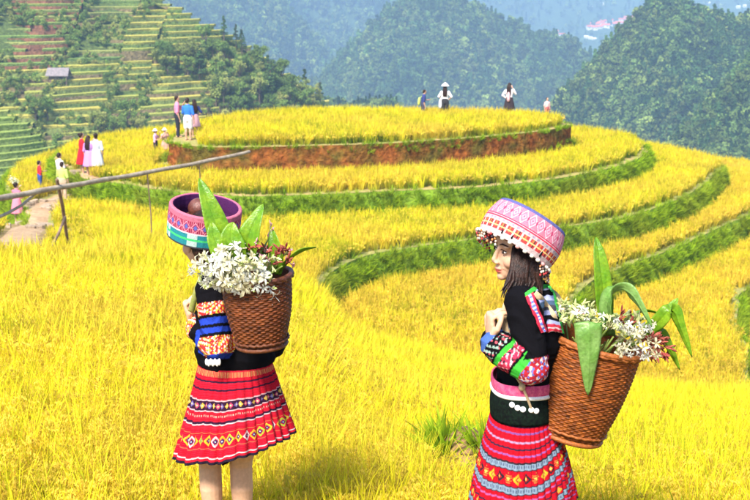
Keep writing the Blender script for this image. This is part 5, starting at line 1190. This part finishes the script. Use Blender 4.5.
for k in range(115):
    a = rf.uniform(0, 6.28); r = rf.random() ** .5 * (1 + .22 * math.sin(3 * a)); px = 235 + 41 * r * math.cos(a) - 4 * r * math.sin(a); py = 272 + 22 * r * math.sin(a) + (px - 235) * .30; put(fl, 'flower', (FLW[k % 4] if k % 3 else FLC[k % 3]), l(px, py, -.415 + .05 * r * r + rf.uniform(0, .05)), (math.cos(a) * r * .9, -1 + rf.uniform(-.2, .5), -math.sin(a) * r * .8 + rf.uniform(-.4, .4)), rf.uniform(.5, 1.05))
for k in range(60): px = rf.uniform(200, 275); put(fl, 'bud', BUD[k % 3], l(px, rf.uniform(256, 290), rf.uniform(-.41, -.30)), (rf.uniform(-.6, .6), -.7, rf.uniform(-.2, 1)), rf.uniform(.6, 1.1))
for k in range(26): px = rf.uniform(250, 293); put(fl, 'pink_bud', (PNK + DRY)[k % 5], l(px, rf.uniform(246, 263) + (px - 270) * .2, rf.uniform(-.33, -.2)), (rf.uniform(-.6, .8), -.6, rf.uniform(.2, 1)), rf.uniform(.6, 1.1))
for px, py in [(270, 226), (272, 232), (268, 238), (217, 247)]: put(fl, 'pink_bud', PNK[0], l(px, py, -.24), (.2, -.4, 1), .7)
b = MB()
for k in range(24):
    e = l(rf.uniform(215, 285), rf.uniform(250, 275), rf.uniform(-.36, -.2)); s0 = BL0.lerp(BL1, .5) + V3((rf.uniform(-.04, .04), rf.uniform(-.04, .04), 0)); b.tube([s0, s0.lerp(e, .6) + V3((0, 0, .03)), e], [.004, .004, .003], 6)
b.tube([l(255, 262, -.26), l(268, 240, -.25), l(271, 226, -.24)], [.003, .003, .002], 6); b.tube([l(275, 268, -.25), l(284, 255, -.25), l(292, 248, -.25)], [.003, .003, .002], 6)
b.build('stems', m_stem, fl)

# ------------------------------------------------------------------ visitors on the terraces
m_skin2 = mat('visitor_skin', (.52, .30, .20), .55, .08, 20)
def cmat(c): return mat('cloth_%02d%02d%02d' % tuple(int(x * 99) for x in c), c, .9, .15, 12, .2, 60)
def visitor(foot, hgt, face, top, low, lowkind, label, hair='short', arms=('down', 'down'), hatc=None, extra=None, lean=0.0, sleeves=.5, group='visitors on the terraces'):
    """lowkind: trousers, shorts, dress, skirt; face = heading in degrees, 0 = away from the camera"""
    s = hgt / 1.62; a = math.radians(face); cz, sz = math.cos(a), math.sin(a)
    def T(x, y, z): y = y + lean * max(0, z - .9); return V3((foot.x + s * (x * cz + y * sz), foot.y + s * (-x * sz + y * cz), foot.z + s * z))
    RX = V3((cz, -sz, 0)); FR = V3((sz, cz, 0)); root = empty('person', foot); tag(root, label, 'person', group)
    b = MB(); hc = T(0, .02, 1.51); HR = frame(FR); 
    b.ell(hc + V3((0, 0, .012 * s)), (.072 * s, .088 * s, .10 * s), HR); b.ell(T(0, .05, 1.45), (.05 * s, .05 * s, .06 * s), HR); b.ell(T(0, .115, 1.495), (.012 * s, .016 * s, .02 * s), HR)
    b.tube([T(0, 0, 1.43), T(0, -.01, 1.32)], [.05 * s, .058 * s], 10)
    TT = [(1.33, .08, .06), (1.27, .15, .085), (1.15, .15, .10), (1.0, .125, .09), (.9, .15, .105), (.82, .15, .105)]
    def tor(b, g, lo=0): b.tube([T(0, 0, z) for z, _, _ in TT if z >= lo], [(y + g, x + g) if False else (x * s + g, y * s + g) for z, x, y in TT if z >= lo], 14, hint=FR)
    tor(b, 0)
    J = []
    for k, ar in zip((-1, 1), arms):
        S = T(.165 * k, 0, 1.27)
        E, Wr = {'down': (T(.22 * k, -.02, 1.0), T(.22 * k, .05, .77)), 'hip': (T(.30 * k, -.03, 1.05), T(.17 * k, .06, .92)), 'front': (T(.21 * k, .06, 1.03), T(.08 * k, .26, 1.06)), 'up': (T(.26 * k, .12, 1.12), T(.10 * k, .22, 1.36)), 'phone': (T(.22 * k, .17, 1.12), T(.06 * k, .32, 1.38)), 'out': (T(.36 * k, .05, 1.22), T(.55 * k, .12, 1.33))}[ar]
        J.append((S, E, Wr)); b.tube([S, S.lerp(E, .5), E, E.lerp(Wr, .5), Wr], [.046 * s, .042 * s, .037 * s, .034 * s, .026 * s], 10)
        d = (Wr - E).normalized(); b.tube([Wr, Wr + d * .06 * s, Wr + d * .10 * s], [(.030 * s, .018 * s), (.036 * s, .02 * s), (.03 * s, .015 * s)], 8)
        o_ = d.orthogonal().normalized()
        for i in range(4): p = Wr + d * .09 * s + d.cross(o_) * ((i - 1.5) * .018 * s); b.tube([p, p + d * .05 * s + o_ * .012 * s, p + d * .07 * s + o_ * .03 * s], [.009 * s] * 3, 6)
        b.tube([Wr + d * .03 * s, Wr + d * .06 * s + d.cross(o_) * .045 * s], [.011 * s, .009 * s], 6)
    for k in (-1, 1):
        b.tube([T(.08 * k, 0, .85), T(.085 * k, .01, .45), T(.085 * k, -.02, .32), T(.085 * k, -.01, .07)], [.085 * s, .055 * s, .054 * s, .034 * s], 12)
        b.tube([T(.085 * k, -.05, .035), T(.09 * k, .06, .03), T(.10 * k, .15, .025)], [(.036 * s, .03 * s), (.04 * s, .026 * s), (.036 * s, .018 * s)], 8, hint=(0, 0, 1))
    place(unify(b, .011, 2), 'body', m_skin2, root)
    b = MB()
    if lowkind == 'dress': tor(b, .016 * s, .9)
    else: tor(b, .016 * s, .82 if lowkind != 'skirt' else .9)
    for S, E, Wr in J:
        e = S.lerp(E, min(1, sleeves * 2)); b.tube([S, S.lerp(e, .5), e], [.064 * s, .060 * s, .056 * s], 10)
        if sleeves > .5: e2 = E.lerp(Wr, (sleeves - .5) * 2); b.tube([E, e2], [.054 * s, .046 * s], 10)
    place(unify(b, .014, 2), 'dress_bodice' if lowkind == 'dress' else 'shirt', cmat(top), root)
    if lowkind in ('trousers', 'shorts'):
        b = MB(); b.tube([T(0, 0, .96), T(0, 0, .88), T(0, 0, .78)], [(.150 * s, .115 * s), (.170 * s, .125 * s), (.165 * s, .12 * s)], 14, hint=FR); zb = .06 if lowkind == 'trousers' else .48
        for k in (-1, 1): b.tube([T(.085 * k, 0, .82), T(.09 * k, .01, .48), T(.09 * k, 0, zb)] if lowkind == 'trousers' else [T(.085 * k, 0, .82), T(.09 * k, .01, zb)], [.105 * s, .078 * s, .06 * s] if lowkind == 'trousers' else [.105 * s, .088 * s], 12)
        place(unify(b, .014, 2), lowkind, cmat(low), root)
    else:
        zt, zb = (1.02, .40) if lowkind == 'dress' else (.98, .45); rows = []
        for i in range(14):
            f = i / 13; z = zt + (zb - zt) * f; r1 = .135 + .12 * f ** .8; r2 = .10 + .13 * f ** .8; rows.append([tuple(T(math.cos(t) * r1 * (1 + .05 * f * math.sin(t * 9)), math.sin(t) * r2 * (1 + .05 * f * math.sin(t * 9)), z)) for t in np.linspace(0, 6.2832, 54, endpoint=False)])
        o = grid_mesh('skirt', np.array(rows), cmat(low), root, wrap=True); o.modifiers.new('t', 'SOLIDIFY').thickness = .01
    b = MB(); b.ell(T(0, -.008, 1.545), (.082 * s, .092 * s, .088 * s), HR); b.ell(T(0, -.045, 1.50), (.074 * s, .06 * s, .08 * s), HR)
    if hair == 'long':
        for k in range(16): x = (k - 7.5) * .0095; b.tube([T(x, -.08, 1.52), T(x * 1.2, -.105, 1.36), T(x * 1.25, -.125, 1.16), T(x * 1.1, -.12, 1.06)], [.02 * s, .022 * s, .018 * s, .006 * s], 7)
    if hair == 'bun': b.ell(T(0, -.10, 1.56), (.045 * s, .045 * s, .045 * s))
    b.build('hair', m_hair, root)
    if hatc:
        b = MB(); m = cmat(hatc[0]); n = 28; R_ = []
        prof = [(.005, 1.72), (.06, 1.69), (.12, 1.63), (.19, 1.565), (.195, 1.555), (.10, 1.60), (.01, 1.66)] if hatc[1] == 'cone' else [(.005, 1.66), (.06, 1.65), (.088, 1.61), (.096, 1.565), (.16, 1.545), (.16, 1.535), (.09, 1.55), (.08, 1.60), (.01, 1.64)]
        o = grid_mesh('sun_hat', np.array([[tuple(T(math.cos(t) * r, math.sin(t) * r, z)) for t in np.linspace(0, 6.2832, n, endpoint=False)] for r, z in prof]), m, root, wrap=True)
    if extra: extra(root, T, s)
    return root
def gnd(px, py): return on_ground(px, py)
def foot_at(px, py, z): p = on_z(px, py, z); return p
def bag(c, off):
    def fn(root, T, s):
        b = MB(); x, y, z = off; b.tube([T(x, y, z + .17), T(x, y, z + .1), T(x, y, z - .1), T(x, y, z - .17)], [(.10 * s, .05 * s), (.13 * s, .07 * s), (.14 * s, .08 * s), (.12 * s, .06 * s)], 12); b.tube([T(x, y, z + .17), T(x * .5, y * .3, 1.3), T(x * .9, y, z + .16)], [.012 * s] * 3, 6); b.build('bag', cmat(c), root)
    return fn
def bouquet(root, T, s):
    b = MB(); r = random.Random(2); c = T(-.35, .2, 1.56); b.tube([T(-.18, .22, 1.34), c], [.02 * s, .04 * s], 6); cl = [(c + V3((r.uniform(-.1, .1), r.uniform(-.1, .1), r.uniform(0, .2))), (.13, .13, .12)) for _ in range(5)]; leaf_cloud(b, cl, 160, .03, r); b.build('bouquet', mat('bouquet_leaf', (.45, .50, .22), .8, .3, 20, col2=(.75, .70, .60)), root, False)
z0, z1, z2 = Z[0], Z[1], Z[2]
visitor(foot_at(178, 137, z0), 1.66, 75, (.72, .22, .34), (.02, .022, .035), 'trousers', 'man in pink shirt and dark trousers pointing beside the hilltop rice', arms=('phone', 'down'))
visitor(foot_at(188.5, 140, z0), 1.66, 8, (.03, .16, .55), (.62, .58, .55), 'shorts', 'man in blue shirt and pale shorts seen from behind at the hilltop edge', arms=('front', 'down'))
visitor(foot_at(195, 137, z0), 1.52, -20, (.02, .03, .13), (.45, .25, .28), 'skirt', 'woman in navy top half hidden behind the man in blue', hair='long', arms=('front', 'hip'))
visitor(foot_at(156, 158, z1), 1.22, 100, (.72, .36, .50), (.04, .03, .04), 'trousers', 'child in pale pink top and white sun hat raising a hand', arms=('up', 'front'), hatc=((.80, .74, .76), 'brim'))
visitor(foot_at(165.5, 157, z1), 1.22, 150, (.62, .34, .28), (.55, .32, .25), 'skirt', 'child in salmon dress and white sun hat by the red bank', arms=('up', 'up'), hatc=((.82, .80, .78), 'brim'))
visitor(foot_at(83, 174, z1), 1.60, 60, (.58, .01, .02), (.58, .01, .02), 'dress', 'woman in bright red dress at the terrace edge', hair='bun', arms=('front', 'down'))
visitor(foot_at(90, 176, z1), 1.55, 20, (.42, .22, .50), (.44, .24, .52), 'dress', 'woman in lavender dress between the red and white dresses', hair='long', arms=('down', 'front'))
visitor(foot_at(97.5, 176, z1), 1.64, -10, (.58, .60, .64), (.58, .60, .64), 'dress', 'woman in white dress at the terrace edge', hair='bun', arms=('up', 'down'))
visitor(foot_at(63.5, 202, z2), 1.55, 5, (.50, .62, .14), (.50, .36, .24), 'trousers', 'person in lime green shirt and tan trousers on the path', arms=('front', 'down'))
visitor(foot_at(61, 193, z2 + .05), 1.60, 40, (.80, .76, .74), (.45, .38, .34), 'trousers', 'person in white shirt behind the one in lime green', arms=('front', 'front'))
p = foot_at(41, 200, z2 - .3); p.z = float(terrain_z(p.x, p.y)[0])
visitor(p, 1.28, 60, (.66, .02, .03), (.03, .07, .26), 'trousers', 'child in red shirt and blue jeans on the path', arms=('front', 'hip'))
visitor(gnd(18, 223), 1.50, 30, (.60, .16, .22), (.64, .20, .26), 'dress', 'woman in patterned pink dress holding up a leafy bouquet', hair='bun', arms=('up', 'front'), extra=bouquet)
zb = Z[0]
def hill_foot(px, Y): p = at(px, 110, Y); p.z = zb; return p
visitor(hill_foot(423, 57.2), 1.36, 80, (.03, .04, .16), (.05, .05, .09), 'trousers', 'child in navy carrying a green bag in the hilltop rice', arms=('front', 'down'), lean=.12, extra=bag((.50, .62, .12), (-.05, -.22, 1.0)), group='visitors on the hilltop')
visitor(hill_foot(445, 57.4), 1.58, 10, (.82, .80, .78), (.03, .03, .035), 'trousers', 'woman in white top and pale conical hat in the hilltop rice', hair='long', arms=('hip', 'hip'), hatc=((.80, .72, .70), 'cone'), group='visitors on the hilltop', extra=bag((.82, .80, .78), (-.22, -.05, .72)))
visitor(hill_foot(509, 57.6), 1.64, 20, (.82, .76, .76), (.03, .02, .025), 'skirt', 'woman with long dark hair and white pink top in the hilltop rice', hair='long', arms=('hip', 'up'), sleeves=.9, group='visitors on the hilltop', extra=bag((.70, .40, .42), (0, -.16, 1.0)))
visitor(hill_foot(547, 57.2), 1.0, 160, (.70, .45, .42), (.4, .1, .1), 'trousers', 'child whose head just shows above the hilltop rice', group='visitors on the hilltop')
